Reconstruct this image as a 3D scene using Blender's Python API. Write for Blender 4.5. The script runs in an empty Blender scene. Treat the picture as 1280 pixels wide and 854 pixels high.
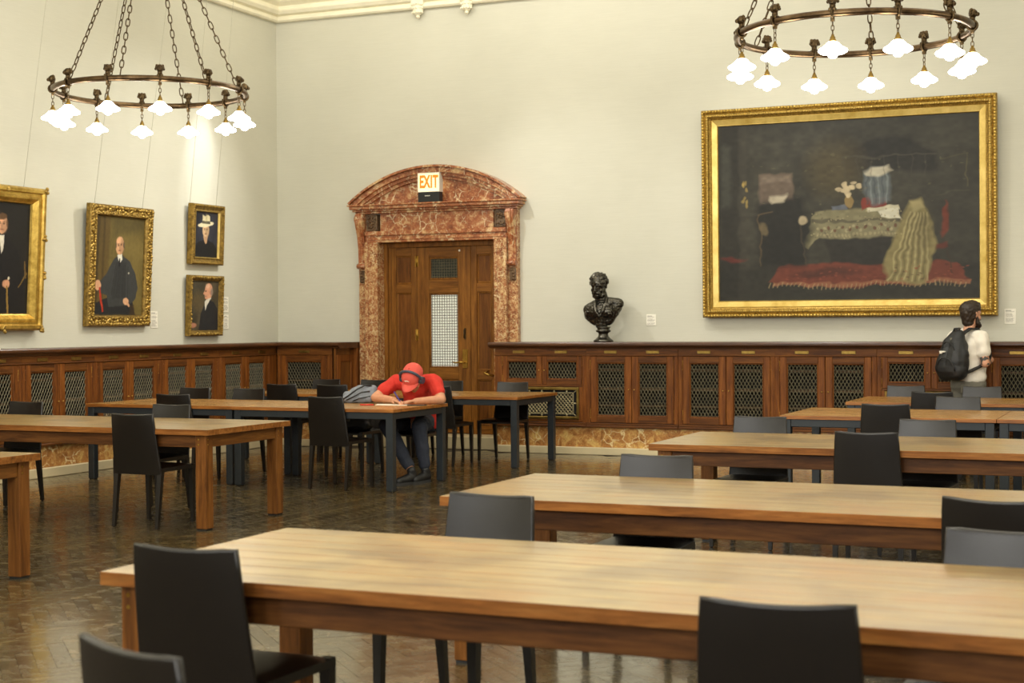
import bpy, math, random
import numpy as np
from mathutils import Vector, Matrix, noise as mnoise

random.seed(7)
RNG = np.random.default_rng(7)
R = math.radians
scene = bpy.context.scene
COL = scene.collection

# ------------------------------------------------------------------ room size (metres)
XL = -10.569          # plane of the left wall
YB = 16.890           # plane of the back wall
XR, YF, ZC = 6.0, -7.0, 6.75
YCAB = YB - 0.52      # front of the back-wall bookcases
XCAB = XL + 0.28      # front of the left-wall bookcases
ZCOR = 5.375          # underside of the cornice


# ------------------------------------------------------------------ camera
cam = bpy.data.cameras.new('camera')
cam_ob = bpy.data.objects.new('camera', cam)
COL.objects.link(cam_ob)
cam.sensor_width = 36.0
cam.lens = 36.0 * 1912.13 / 1280.0
cam.clip_end = 200
cam_ob.matrix_world = (Matrix.Translation((0, 0, 1.5)) @ Matrix.Rotation(0.4075983, 4, 'Z')
                       @ Matrix.Rotation(math.pi / 2 - 0.0116569, 4, 'X') @ Matrix.Rotation(-0.0060114, 4, 'Z'))
cam.dof.use_dof = True
cam.dof.focus_distance = 11.5
cam.dof.aperture_fstop = 4.0
scene.camera = cam_ob

# ------------------------------------------------------------------ world, lights, exposure
scene.view_settings.view_transform = 'Standard'
scene.view_settings.look = 'None'
scene.view_settings.gamma = 1.0
scene.view_settings.exposure = 0.16
scene.view_settings.use_curve_mapping = False
world = bpy.data.worlds.new('world')
scene.world = world
world.use_nodes = True
world.node_tree.nodes['Background'].inputs[0].default_value = (0.02, 0.02, 0.025, 1)
world.node_tree.nodes['Background'].inputs[1].default_value = 1.0

LAMP_SHADE_STRENGTH = 17.0


def area(name, loc, target, sx, sy, power, color):
    l = bpy.data.lights.new(name, 'AREA')
    l.shape = 'RECTANGLE'
    l.size, l.size_y = sx, sy
    l.energy = power
    l.color = color
    o = bpy.data.objects.new(name, l)
    COL.objects.link(o)
    o.location = loc
    o.rotation_euler = (Vector(target) - Vector(loc)).to_track_quat('-Z', 'Y').to_euler()
    return o


def point(name, loc, power, color, radius=0.1):
    l = bpy.data.lights.new(name, 'POINT')
    l.energy = power
    l.color = color
    l.shadow_soft_size = radius
    o = bpy.data.objects.new(name, l)
    COL.objects.link(o)
    o.location = loc
    return o


def spot(name, loc, target, power, color, angle, blend=0.6, radius=0.05):
    l = bpy.data.lights.new(name, 'SPOT')
    l.energy = power
    l.color = color
    l.spot_size = R(angle)
    l.spot_blend = blend
    l.shadow_soft_size = radius
    o = bpy.data.objects.new(name, l)
    COL.objects.link(o)
    o.location = loc
    o.rotation_euler = (Vector(target) - Vector(loc)).to_track_quat('-Z', 'Y').to_euler()
    return o


WARM = (1.0, 0.96, 0.83)
NEUT = (1.0, 0.98, 0.92)
COOL = (0.97, 0.985, 1.0)
# tall windows in the wall behind the photographer
for wx in (-7.0, -2.6, 1.8):
    area('window_daylight', (wx, YF + 0.3, 4.5), (wx, 10, 3.4), 2.0, 4.0, 235, COOL)
# unseen fill light added under the ceiling over the whole hall
area('ceiling_fill', (-3.5, 8.0, 6.5), (-3.5, 8.0, 0), 11.0, 15.0, 620, WARM)
# unseen fill strips added to brighten the cornice and the tops of the two walls
area('cornice_fill', (-7.0, 14.9, 6.3), (-7.2, 16.9, 5.3), 6.5, 0.3, 50, WARM)
area('cornice_fill', (-8.6, 12.0, 6.3), (-10.6, 12.0, 5.3), 0.3, 8.0, 34, WARM)
# the other chandeliers of the hall (out of the picture, along the same two rows)
for cx, cy in ((4.1, 11.4), (-8.5, 4.5), (-2.17, 4.5), (4.1, 4.5), (-8.5, -2.0), (-2.17, -2.0)):
    point('chandelier_light', (cx, cy, 3.4), 150, WARM, 0.6)
# picture spotlights on the cornice
spot('picture_spot', (-7.4, 15.9, 5.2), (-10.5, 14.0, 2.0), 430, NEUT, 70, 1.0, 0.06)
spot('picture_spot', (-9.7, 15.35, 5.3), (-10.57, 15.2, 3.35), 230, COOL, 24, 1.0, 0.03)
spot('picture_spot', (-8.2, 14.2, 5.3), (-5.9, 16.8, 1.7), 260, NEUT, 60, 1.0, 0.05)
spot('picture_spot', (-4.4, 13.4, 5.4), (-3.3, 16.8, 2.0), 200, NEUT, 70, 1.0, 0.08)


# ------------------------------------------------------------------ mesh builder
def lin(c):
    if isinstance(c, str):
        c = [int(c[i:i + 2], 16) for i in (0, 2, 4)]
    return tuple(((v / 255) / 12.92 if v / 255 <= 0.04045 else ((v / 255 + 0.055) / 1.055) ** 2.4) for v in c)


class MB:
    """collects simple solids into one mesh"""

    def __init__(self):
        self.v, self.f, self.s = [], [], []
        self.M = None

    def add(self, vs, fs, smooth=False):
        n = len(self.v)
        if self.M is not None:
            vs = [tuple(self.M @ Vector(p)) for p in vs]
        self.v.extend(vs)
        self.f.extend([tuple(i + n for i in f) for f in fs])
        self.s.extend([smooth] * len(fs))
        return self

    def box(self, x0, x1, y0, y1, z0, z1, c=0.0, M=None):
        """box, edges chamfered by c"""
        if c <= 0:
            vs = [(x, y, z) for x in (x0, x1) for y in (y0, y1) for z in (z0, z1)]
            fs = [(0, 1, 3, 2), (4, 6, 7, 5), (0, 4, 5, 1), (2, 3, 7, 6), (0, 2, 6, 4), (1, 5, 7, 3)]
        else:
            c = min(c, (x1 - x0) * .45, (y1 - y0) * .45, (z1 - z0) * .45)
            vs, idx = [], {}
            X, Y, Z = (x0, x1), (y0, y1), (z0, z1)
            for i in (0, 1):
                for j in (0, 1):
                    for k in (0, 1):
                        sx, sy, sz = (1, -1)[i] * c, (1, -1)[j] * c, (1, -1)[k] * c
                        for a, (dx, dy, dz) in enumerate(((0, sy, sz), (sx, 0, sz), (sx, sy, 0))):
                            idx[i, j, k, a] = len(vs)
                            vs.append((X[i] + dx, Y[j] + dy, Z[k] + dz))
            fs = []
            for i in (0, 1):
                q = [idx[i, 0, 0, 0], idx[i, 1, 0, 0], idx[i, 1, 1, 0], idx[i, 0, 1, 0]]
                fs.append(q if i else q[::-1])
                q = [idx[0, i, 0, 1], idx[1, i, 0, 1], idx[1, i, 1, 1], idx[0, i, 1, 1]]
                fs.append(q[::-1] if i else q)
                q = [idx[0, 0, i, 2], idx[1, 0, i, 2], idx[1, 1, i, 2], idx[0, 1, i, 2]]
                fs.append(q if i else q[::-1])
            for j in (0, 1):
                for k in (0, 1):
                    q = [idx[0, j, k, 1], idx[1, j, k, 1], idx[1, j, k, 2], idx[0, j, k, 2]]
                    fs.append(q if (j != k) else q[::-1])
                    q = [idx[j, 0, k, 0], idx[j, 1, k, 0], idx[j, 1, k, 2], idx[j, 0, k, 2]]
                    fs.append(q[::-1] if (j != k) else q)
                    q = [idx[j, k, 0, 0], idx[j, k, 1, 0], idx[j, k, 1, 1], idx[j, k, 0, 1]]
                    fs.append(q if (j != k) else q[::-1])
            for i in (0, 1):
                for j in (0, 1):
                    for k in (0, 1):
                        q = [idx[i, j, k, 0], idx[i, j, k, 1], idx[i, j, k, 2]]
                        fs.append(q if (i + j + k) % 2 else q[::-1])
        if M is not None:
            vs = [tuple(M @ Vector(p)) for p in vs]
        return self.add(vs, fs)

    def tube(self, p0, p1, r0, r1=None, n=10, caps=True, smooth=True):
        r1 = r0 if r1 is None else r1
        p0, p1 = Vector(p0), Vector(p1)
        d = (p1 - p0).normalized()
        a = d.orthogonal().normalized()
        b = d.cross(a)
        vs = []
        for p, r in ((p0, r0), (p1, r1)):
            for k in range(n):
                t = 2 * math.pi * k / n
                vs.append(tuple(p + a * (r * math.cos(t)) + b * (r * math.sin(t))))
        self.add(vs, [(k, (k + 1) % n, n + (k + 1) % n, n + k) for k in range(n)], smooth)
        if caps:
            m = len(self.v) - 2 * n
            self.f.append(tuple(m + k for k in range(n))[::-1])
            self.f.append(tuple(m + n + k for k in range(n)))
            self.s += [False, False]
        return self

    def path(self, pts, r, n=8, closed=False, smooth=True):
        """tube along a polyline; r a number or list"""
        P = [Vector(p) for p in pts]
        m = len(P)
        rs = r if isinstance(r, (list, tuple)) else [r] * m
        vs = []
        up = None
        for i in range(m):
            if closed:
                d = P[(i + 1) % m] - P[i - 1]
            else:
                d = P[min(i + 1, m - 1)] - P[max(i - 1, 0)]
            d.normalize()
            if up is None:
                up = d.orthogonal().normalized()
            a = (up - d * up.dot(d)).normalized()
            up = a
            b = d.cross(a)
            for k in range(n):
                t = 2 * math.pi * k / n
                vs.append(tuple(P[i] + a * (rs[i] * math.cos(t)) + b * (rs[i] * math.sin(t))))
        fs = []
        for i in range(m if closed else m - 1):
            j = (i + 1) % m
            for k in range(n):
                fs.append((i * n + k, i * n + (k + 1) % n, j * n + (k + 1) % n, j * n + k))
        if not closed:
            fs.append(tuple(range(n))[::-1])
            fs.append(tuple((m - 1) * n + k for k in range(n)))
        return self.add(vs, fs, smooth)

    def lathe(self, prof, n=20, at=(0, 0, 0), smooth=True, wob=None):
        """prof: list of (r, z), turned about z"""
        vs, fs = [], []
        for (r, z) in prof:
            for k in range(n):
                t = 2 * math.pi * k / n
                q = r * (1 if wob is None else 1 + wob[0] * math.cos(wob[1] * t))
                vs.append((at[0] + q * math.cos(t), at[1] + q * math.sin(t), at[2] + z))
        for i in range(len(prof) - 1):
            for k in range(n):
                fs.append((i * n + k, i * n + (k + 1) % n, (i + 1) * n + (k + 1) % n, (i + 1) * n + k))
        return self.add(vs, fs, smooth)

    def prism(self, poly, a0, a1, axis='y', smooth=False):
        """extrude a 2D polygon; axis y: poly=(x,z); axis x: poly=(y,z); axis z: poly=(x,y)"""
        n = len(poly)
        vs = []
        for a in (a0, a1):
            for (u, w) in poly:
                vs.append((u, a, w) if axis == 'y' else (a, u, w) if axis == 'x' else (u, w, a))
        fs = [tuple(range(n)), tuple(range(2 * n - 1, n - 1, -1))]
        self.add(vs, fs)
        return self.add(vs, [(k, n + k, n + (k + 1) % n, (k + 1) % n) for k in range(n)], smooth)

    def ball(self, c, r, n=12, m=8, sc=(1, 1, 1), smooth=True):
        vs, fs = [], []
        for i in range(m + 1):
            ph = math.pi * i / m
            for k in range(n):
                t = 2 * math.pi * k / n
                vs.append((c[0] + r * sc[0] * math.sin(ph) * math.cos(t), c[1] + r * sc[1] * math.sin(ph) * math.sin(t),
                           c[2] + r * sc[2] * math.cos(ph)))
        for i in range(m):
            for k in range(n):
                fs.append((i * n + k, (i + 1) * n + k, (i + 1) * n + (k + 1) % n, i * n + (k + 1) % n))
        return self.add(vs, fs, smooth)

    def capsule(self, p0, r0, p1, r1, n=12, m=5):
        p0, p1 = Vector(p0), Vector(p1)
        d = p1 - p0
        if d.length < 1e-6:
            return self.ball(p0, max(r0, r1), n, 8)
        d.normalize()
        a = d.orthogonal().normalized()
        b = d.cross(a)
        rings = [(p0 - d * (r0 * math.cos(math.pi / 2 * i / m)), r0 * math.sin(math.pi / 2 * i / m)) for i in range(m + 1)]
        rings += [(p1 + d * (r1 * math.sin(math.pi / 2 * i / m)), r1 * math.cos(math.pi / 2 * i / m)) for i in range(m + 1)]
        vs, fs = [], []
        for p, r in rings:
            for k in range(n):
                t = 2 * math.pi * k / n
                vs.append(tuple(p + a * (max(r, 1e-4) * math.cos(t)) + b * (max(r, 1e-4) * math.sin(t))))
        for i in range(len(rings) - 1):
            for k in range(n):
                fs.append((i * n + k, i * n + (k + 1) % n, (i + 1) * n + (k + 1) % n, (i + 1) * n + k))
        fs.append(tuple(range(n))[::-1])
        fs.append(tuple((len(rings) - 1) * n + k for k in range(n)))
        return self.add(vs, fs, True)

    def mesh(self, name):
        me = bpy.data.meshes.new(name)
        me.from_pydata(self.v, [], self.f)
        me.polygons.foreach_set('use_smooth', self.s)
        me.validate()
        import bmesh
        b = bmesh.new()
        b.from_mesh(me)
        bmesh.ops.recalc_face_normals(b, faces=b.faces)
        b.to_mesh(me)
        b.free()
        me.update()
        return me

    def build(self, name, mat, parent=None, loc=None, rot=None, me=None):
        me = me or self.mesh(name)
        if mat is not None and not me.materials:
            me.materials.append(mat)
        return link(name, me, parent, loc, rot)


def ring(x0, x1, z0, z1, e, y0, y1, c=0.004):
    """closed rectangular moulding in the xz plane, e wide, from y1 (back) to y0 (front)"""
    prof = [(0, y1), (0, y0 + c), (c, y0), (e - c, y0), (e, y0 + c), (e, y1)]
    vs, fs = [], []
    for (i, y) in prof:
        vs += [(x0 + i, y, z0 + i), (x1 - i, y, z0 + i), (x1 - i, y, z1 - i), (x0 + i, y, z1 - i)]
    m = len(prof)
    for k in range(m):
        n = (k + 1) % m
        for q in range(4):
            fs.append((k * 4 + q, k * 4 + (q + 1) % 4, n * 4 + (q + 1) % 4, n * 4 + q))
    return MB().add(vs, fs)


def link(name, me, parent=None, loc=None, rot=None):
    o = bpy.data.objects.new(name, me)
    COL.objects.link(o)
    if parent is not None:
        o.parent = parent
    if loc is not None:
        o.location = loc
    if rot is not None:
        o.rotation_euler = rot
    return o


def tag(o, label=None, cat=None, group=None, kind=None):
    if label:
        o['label'] = label
    if cat:
        o['category'] = cat
    if group:
        o['group'] = group
    if kind:
        o['kind'] = kind
    return o


def thing(name, label, cat, loc=(0, 0, 0), rz=0.0, group=None, kind=None):
    o = bpy.data.objects.new(name, None)
    COL.objects.link(o)
    o.empty_display_size = 0.1
    o.location = loc
    o.rotation_euler = (0, 0, rz)
    return tag(o, label, cat, group, kind)


def copy_tree(o, loc, rz, label, group=None):
    r = o.copy()
    COL.objects.link(r)
    r.location = loc
    r.rotation_euler = (0, 0, rz)
    r['label'] = label
    if group:
        r['group'] = group
    for ch in o.children:
        c = ch.copy()
        COL.objects.link(c)
        c.parent = r
        for g in ch.children:
            d = g.copy()
            COL.objects.link(d)
            d.parent = c
    return r


def remesh(mb, voxel, smooth=4, sub=0):
    """fuse overlapping solids into one continuous surface"""
    me = mb.mesh('tmp')
    o = bpy.data.objects.new('tmp', me)
    COL.objects.link(o)
    m = o.modifiers.new('r', 'REMESH')
    m.mode = 'VOXEL'
    m.voxel_size = voxel
    m.use_smooth_shade = True
    if smooth:
        s = o.modifiers.new('s', 'SMOOTH')
        s.iterations = smooth
        s.factor = 0.5
    dg = bpy.context.evaluated_depsgraph_get()
    dg.update()
    out = bpy.data.meshes.new_from_object(o.evaluated_get(dg))
    bpy.data.objects.remove(o)
    bpy.data.meshes.remove(me)
    out.materials.clear()
    return out


def displace(me, amp, scale, seed=0.0):
    n = len(me.vertices)
    co = np.empty(n * 3)
    no = np.empty(n * 3)
    me.vertices.foreach_get('co', co)
    me.vertices.foreach_get('normal', no)
    co = co.reshape(-1, 3)
    no = no.reshape(-1, 3)
    d = np.array([mnoise.noise(Vector(c * scale) + Vector((seed, 0, 0))) for c in co])
    co += no * (d * amp)[:, None]
    me.vertices.foreach_set('co', co.ravel())
    me.update()


# ------------------------------------------------------------------ materials
class NT:
    def __init__(self, name):
        self.m = bpy.data.materials.new(name)
        self.m.use_nodes = True
        self.t = self.m.node_tree
        self.b = self.t.nodes['Principled BSDF']

    def n(self, typ, **kw):
        nd = self.t.nodes.new(typ)
        for k, v in kw.items():
            if k.startswith('i_'):
                nd.inputs[k[2:].replace('_', ' ')].default_value = v
            else:
                setattr(nd, k, v)
        return nd

    def l(self, a, ao, b, bi):
        self.t.links.new(a.outputs[ao], b.inputs[bi])

    def coords(self, scale=(1, 1, 1), rot=(0, 0, 0), shift=False):
        tc = self.n('ShaderNodeTexCoord')
        mp = self.n('ShaderNodeMapping')
        mp.inputs['Scale'].default_value = scale
        mp.inputs['Rotation'].default_value = rot
        self.l(tc, 'Object', mp, 'Vector')
        if shift:
            oi = self.n('ShaderNodeObjectInfo')
            mu = self.n('ShaderNodeVectorMath', operation='SCALE')
            co = self.n('ShaderNodeCombineXYZ')
            for i in range(3):
                self.l(oi, 'Random', co, i)
            self.l(co, 0, mu, 0)
            mu.inputs['Scale'].default_value = 37.0
            self.l(mu, 0, mp, 'Location')
        return mp

    def noise(self, mp, scale, detail=4, rough=0.55, dist=0.0):
        nd = self.n('ShaderNodeTexNoise')
        nd.inputs['Scale'].default_value = scale
        nd.inputs['Detail'].default_value = detail
        nd.inputs['Roughness'].default_value = rough
        nd.inputs['Distortion'].default_value = dist
        self.l(mp, 'Vector', nd, 'Vector')
        return nd

    def ramp(self, src, so, stops, interp='LINEAR'):
        r = self.n('ShaderNodeValToRGB')
        r.color_ramp.interpolation = interp
        e = r.color_ramp.elements
        while len(e) < len(stops):
            e.new(0.5)
        for el, (p, c) in zip(e, stops):
            el.position = p
            el.color = (*lin(c), 1) if not isinstance(c, (int, float)) else (c, c, c, 1)
        self.l(src, so, r, 'Fac')
        return r

    def mix(self, a, ao, b, bo, fac, typ='MIX'):
        mx = self.n('ShaderNodeMix', data_type='RGBA', blend_type=typ)
        for s, (nd, o) in ((6, (a, ao)), (7, (b, bo))):
            if isinstance(nd, tuple):
                mx.inputs[s].default_value = (*nd, 1)
            else:
                self.t.links.new(nd.outputs[o], mx.inputs[s])
        if isinstance(fac, (int, float)):
            mx.inputs[0].default_value = fac
        else:
            self.t.links.new(fac[0].outputs[fac[1]], mx.inputs[0])
        return mx

    def vary(self, src, so, amount=0.25):
        """brightness differs from object to object"""
        oi = self.n('ShaderNodeObjectInfo')
        mr = self.n('ShaderNodeMapRange')
        mr.inputs['To Min'].default_value = 1 - amount
        mr.inputs['To Max'].default_value = 1 + amount
        self.l(oi, 'Random', mr, 'Value')
        hs = self.n('ShaderNodeHueSaturation')
        self.l(mr, 'Result', hs, 'Value')
        self.l(src, so, hs, 'Color')
        return hs

    def bump(self, src, so, strength=0.2, dist=0.01):
        b = self.n('ShaderNodeBump')
        b.inputs['Strength'].default_value = strength
        b.inputs['Distance'].default_value = dist
        self.l(src, so, b, 'Height')
        self.l(b, 'Normal', self.b, 'Normal')

    def done(self, rough=0.5, metal=0.0, spec=0.5, color=None, coat=0.0, coat_rough=0.1):
        self.b.inputs['Roughness'].default_value = rough
        self.b.inputs['Metallic'].default_value = metal
        self.b.inputs['Specular IOR Level'].default_value = spec
        self.b.inputs['Coat Weight'].default_value = coat
        self.b.inputs['Coat Roughness'].default_value = coat_rough
        if color is not None:
            self.b.inputs['Base Color'].default_value = (*lin(color), 1)
        return self.m


def plain(name, color, rough=0.5, metal=0.0, spec=0.5, vary=0.12, nscale=18.0, bump=0.0, bscale=120.0, coat=0.0):
    k = NT(name)
    mp = k.coords()
    nz = k.noise(mp, nscale)
    c = lin(color)
    rp = k.n('ShaderNodeValToRGB')
    rp.color_ramp.elements[0].position = 0.3
    rp.color_ramp.elements[1].position = 0.7
    rp.color_ramp.elements[0].color = (*[v * (1 - vary) for v in c], 1)
    rp.color_ramp.elements[1].color = (*[min(1, v * (1 + vary)) for v in c], 1)
    k.l(nz, 'Fac', rp, 'Fac')
    k.l(rp, 'Color', k.b, 'Base Color')
    if bump:
        n2 = k.noise(mp, bscale, 3)
        k.bump(n2, 'Fac', bump, 0.004)
    return k.done(rough, metal, spec, coat=coat)


def wood(name, dark, mid, light, axis='x', rough=0.4, scale=1.0, vary=0.15, coat=0.0, spec=0.5, shift=True, blotch=0.0):
    k = NT(name)
    st = {'x': (1.2, 14, 14), 'y': (14, 1.2, 14), 'z': (14, 14, 1.2)}[axis]
    mp = k.coords(tuple(v * scale for v in st), shift=shift)
    n1 = k.noise(mp, 1.6, 6, 0.6, 0.6)
    n2 = k.noise(mp, 6.0, 5, 0.7, 0.2)
    r1 = k.ramp(n1, 'Fac', [(0.28, dark), (0.5, mid), (0.74, light)])
    r2 = k.ramp(n2, 'Fac', [(0.3, (150, 150, 150)), (0.65, (255, 255, 255))])
    mx = k.mix(r1, 'Color', r2, 'Color', 0.55, 'MULTIPLY')
    if blotch:
        mb_ = k.coords()
        nb = k.noise(mb_, 2.6, 3, 0.5, 0.3)
        rb = k.ramp(nb, 'Fac', [(0.34, (206, 196, 186)), (0.5, (255, 255, 255)), (0.66, (255, 232, 206))])
        mx = k.mix(mx, 2, rb, 'Color', blotch, 'MULTIPLY')
    v = k.vary(mx, 2, vary)
    k.l(v, 'Color', k.b, 'Base Color')
    rr = k.n('ShaderNodeMapRange')
    rr.inputs['To Min'].default_value = rough - 0.07
    rr.inputs['To Max'].default_value = rough + 0.1
    k.l(n2, 'Fac', rr, 'Value')
    k.l(rr, 'Result', k.b, 'Roughness')
    k.bump(n2, 'Fac', 0.05, 0.002)
    m = k.done(rough, 0, spec, coat=coat, coat_rough=0.25)
    return m


def marble(name, dark, mid, vein, pale, scale=1.0, thr=.57):
    k = NT(name)
    mp = k.coords((scale, scale, scale))
    n1 = k.noise(mp, 5.0, 8, 0.62, 0.8)
    base = k.ramp(n1, 'Fac', [(0.32, dark), (0.52, mid), (0.72, pale)])
    n3 = k.noise(mp, 7.0, 3, 0.5, 0.0)
    wv = k.mix(mp, 'Vector', n3, 'Color', 0.12)
    vo = k.n('ShaderNodeTexVoronoi', feature='DISTANCE_TO_EDGE')
    vo.inputs['Scale'].default_value = 5.0
    k.t.links.new(wv.outputs[2], vo.inputs['Vector'])
    vr = k.ramp(vo, 'Distance', [(0.0, 1.0), (0.02, 0.6), (0.05, 0.0)])
    n4 = k.noise(mp, 3.0, 3)
    n4r = k.ramp(n4, 'Fac', [(0.46, 0.0), (0.58, 1.0)])
    vm = k.mix(vr, 'Color', n4r, 'Color', 1.0, 'MULTIPLY')
    c1 = k.mix(base, 'Color', lin(vein), None, (vm, 2))
    n5 = k.noise(mp, 22.0, 5, 0.7, 1.2)
    r5 = k.ramp(n5, 'Fac', [(thr, 0.0), (thr + .09, 0.9)])
    c2 = k.mix(c1, 2, lin(pale), None, (r5, 'Color'))
    n6 = k.noise(mp, 30.0, 4, 0.6, 0.5)
    r6 = k.ramp(n6, 'Fac', [(0.36, 0.6), (0.43, 0.0)])
    c3 = k.mix(c2, 2, lin(dark), None, (r6, 'Color'))
    k.l(c3, 2, k.b, 'Base Color')
    return k.done(0.22, 0, 0.5)


def emit(name, color, strength):
    k = NT(name)
    k.b.inputs['Emission Color'].default_value = (*lin(color), 1)
    k.b.inputs['Emission Strength'].default_value = strength
    return k.done(0.4, color=color)


def metal(name, dark, light, rough=0.35, nscale=9.0, bump=0.1, bscale=60, metallic=1.0):
    k = NT(name)
    mp = k.coords()
    nz = k.noise(mp, nscale, 6, 0.65)
    rp = k.ramp(nz, 'Fac', [(0.3, dark), (0.68, light)])
    k.l(rp, 'Color', k.b, 'Base Color')
    if bump:
        n2 = k.noise(mp, bscale, 4)
        k.bump(n2, 'Fac', bump, 0.004)
    return k.done(rough, metallic, 0.5)


def make_wall_mat():
    k = NT('wall_fabric')
    mp = k.coords((1, 1, 1))
    mp2 = k.coords((5, 5, 300))
    a = k.noise(mp, 0.8, 3)
    b = k.noise(mp2, 1.0, 3)
    ra = k.ramp(a, 'Fac', [(0.3, (200, 198, 183)), (0.7, (208, 206, 191))])
    rb = k.ramp(b, 'Fac', [(0.3, (247, 247, 246)), (0.7, (255, 255, 255))])
    mx = k.mix(ra, 'Color', rb, 'Color', 1.0, 'MULTIPLY')
    k.l(mx, 2, k.b, 'Base Color')
    k.bump(b, 'Fac', 0.05, 0.002)
    return k.done(0.62, 0, 0.35)


def make_floor_mat():
    k = NT('parquet_oak')
    at = k.n('ShaderNodeAttribute', attribute_name='tone')
    mp = k.coords()
    n1 = k.noise(mp, 1.1, 5, 0.6, 0.4)
    n2 = k.noise(mp, 9.0, 6, 0.7, 0.6)
    n3 = k.noise(mp, 60.0, 4, 0.6)
    ad = k.n('ShaderNodeMath', operation='MULTIPLY_ADD')
    k.l(at, 'Fac', ad, 0)
    ad.inputs[1].default_value = 0.17
    ad2 = k.n('ShaderNodeMath', operation='MULTIPLY_ADD')
    k.l(n2, 'Fac', ad2, 0)
    ad2.inputs[1].default_value = 0.62
    ad2.inputs[2].default_value = 0.10
    k.l(ad2, 0, ad, 2)
    r = k.ramp(ad, 0, [(0.22, (42, 35, 20)), (0.42, (76, 63, 37)), (0.6, (104, 87, 50)), (0.8, (146, 124, 80))])
    w = k.ramp(n1, 'Fac', [(0.42, 0.0), (0.7, 0.4)])
    c = k.mix(r, 'Color', lin((110, 100, 82)), None, (w, 'Color'))
    n4 = k.noise(mp, 26.0, 6, 0.75, 0.8)
    r4 = k.ramp(n4, 'Fac', [(0.34, (92, 88, 84)), (0.5, (215, 212, 205)), (0.68, (255, 255, 255))])
    c4 = k.mix(c, 2, r4, 'Color', 0.75, 'MULTIPLY')
    k.l(c4, 2, k.b, 'Base Color')
    rr = k.n('ShaderNodeMapRange')
    rr.inputs['From Min'].default_value = 0.3
    rr.inputs['From Max'].default_value = 0.7
    rr.inputs['To Min'].default_value = 0.12
    rr.inputs['To Max'].default_value = 0.36
    k.l(n2, 'Fac', rr, 'Value')
    k.l(rr, 'Result', k.b, 'Roughness')
    k.bump(n4, 'Fac', 0.10, 0.003)
    m = k.done(0.25, 0, 0.5, coat=0.55, coat_rough=0.10)
    k.t.links.new(rr.outputs['Result'], k.b.inputs['Roughness'])
    return m


def make_paint_mat():
    k = NT('oil_paint')
    at = k.n('ShaderNodeAttribute', attribute_name='Col')
    mp = k.coords()
    nz = k.noise(mp, 60, 3)
    k.l(at, 'Color', k.b, 'Base Color')
    k.bump(nz, 'Fac', 0.15, 0.002)
    return k.done(0.5, 0, 0.3)


M = {}
M['wall'] = make_wall_mat()
M['floor'] = make_floor_mat()
M['paint'] = make_paint_mat()
M['subfloor'] = plain('floor_joint', (60, 48, 30), 0.7)
M['plaster'] = plain('cream_plaster', (240, 234, 210), 0.6, nscale=6, vary=0.05)
M['ceiling'] = plain('ceiling_plaster', (222, 214, 188), 0.7, nscale=2, vary=0.04)
M['cab_h'] = wood('bookcase_oak_along', (60, 31, 10), (100, 57, 20), (128, 78, 30), 'x', 0.46, 1.0, 0.12, spec=0.22)
M['cab_v'] = wood('bookcase_oak_upright', (74, 38, 11), (118, 66, 22), (146, 88, 34), 'z', 0.46, 1.0, 0.12, spec=0.22)
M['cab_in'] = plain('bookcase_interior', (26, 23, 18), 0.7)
M['shelfwood'] = plain('inner_shelf_wood', (84, 60, 34), 0.6)
M['rail'] = wood('rail_oak', (52, 28, 12), (82, 47, 20), (110, 68, 32), 'x', 0.3, 1.0, 0.05)
M['rail_y'] = wood('rail_oak_left', (52, 28, 12), (82, 47, 20), (110, 68, 32), 'y', 0.3, 1.0, 0.05)
M['door_v'] = wood('door_oak_upright', (92, 54, 18), (130, 82, 30), (156, 104, 44), 'z', 0.36, 1.0, 0.08, spec=0.22)
M['door_h'] = wood('door_oak_crosswise', (92, 54, 18), (130, 82, 30), (156, 104, 44), 'x', 0.36, 1.0, 0.08, spec=0.22)
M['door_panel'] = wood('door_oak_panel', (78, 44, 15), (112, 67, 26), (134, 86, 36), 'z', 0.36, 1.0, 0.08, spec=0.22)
M['top_a'] = wood('walnut_tabletop', (142, 114, 62), (172, 142, 84), (190, 162, 104), 'x', 0.34, 0.8, 0.035, coat=0.8, blotch=0.9)
M['leg_a'] = wood('walnut_leg', (82, 46, 16), (124, 76, 30), (150, 98, 46), 'z', 0.4, 1.0, 0.10, spec=0.22)
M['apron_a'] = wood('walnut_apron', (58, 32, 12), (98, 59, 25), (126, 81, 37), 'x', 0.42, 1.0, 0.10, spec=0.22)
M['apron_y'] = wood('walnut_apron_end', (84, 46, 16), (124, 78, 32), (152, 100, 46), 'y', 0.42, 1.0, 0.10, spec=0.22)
M['top_b'] = wood('honey_oak_tabletop', (148, 98, 40), (186, 136, 66), (206, 160, 88), 'x', 0.26, 0.9, 0.08, coat=0.5)
M['slate'] = plain('slate_grey_painted_steel', (38, 43, 47), 0.42, 0.1, nscale=8, bump=0.03)
M['leather'] = plain('dark_brown_leather', (22, 17, 13), 0.33, 0, 0.5, vary=0.08, nscale=12, bump=0.18, bscale=260)
M['leather2'] = plain('leather_stitching', (34, 30, 27), 0.5, vary=0.05)
M['marble'] = marble('veined_red_marble', (114, 58, 34), (164, 98, 60), (232, 214, 172), (218, 188, 136), 1.8)
M['marble2'] = marble('yellow_red_marble', (128, 80, 40), (180, 126, 72), (234, 216, 164), (220, 188, 112), 1.9)
M['carved'] = marble('dark_carved_marble', (60, 42, 28), (98, 72, 48), (128, 104, 74), (116, 92, 60), 3.0)
M['stone'] = plain('cream_stone', (206, 190, 152), 0.35, nscale=3, vary=0.07)
M['bronze'] = metal('chandelier_bronze', (60, 46, 32), (118, 96, 70), 0.32)
M['bronze_dk'] = metal('aged_bronze', (52, 42, 30), (104, 86, 60), 0.42)
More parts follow.
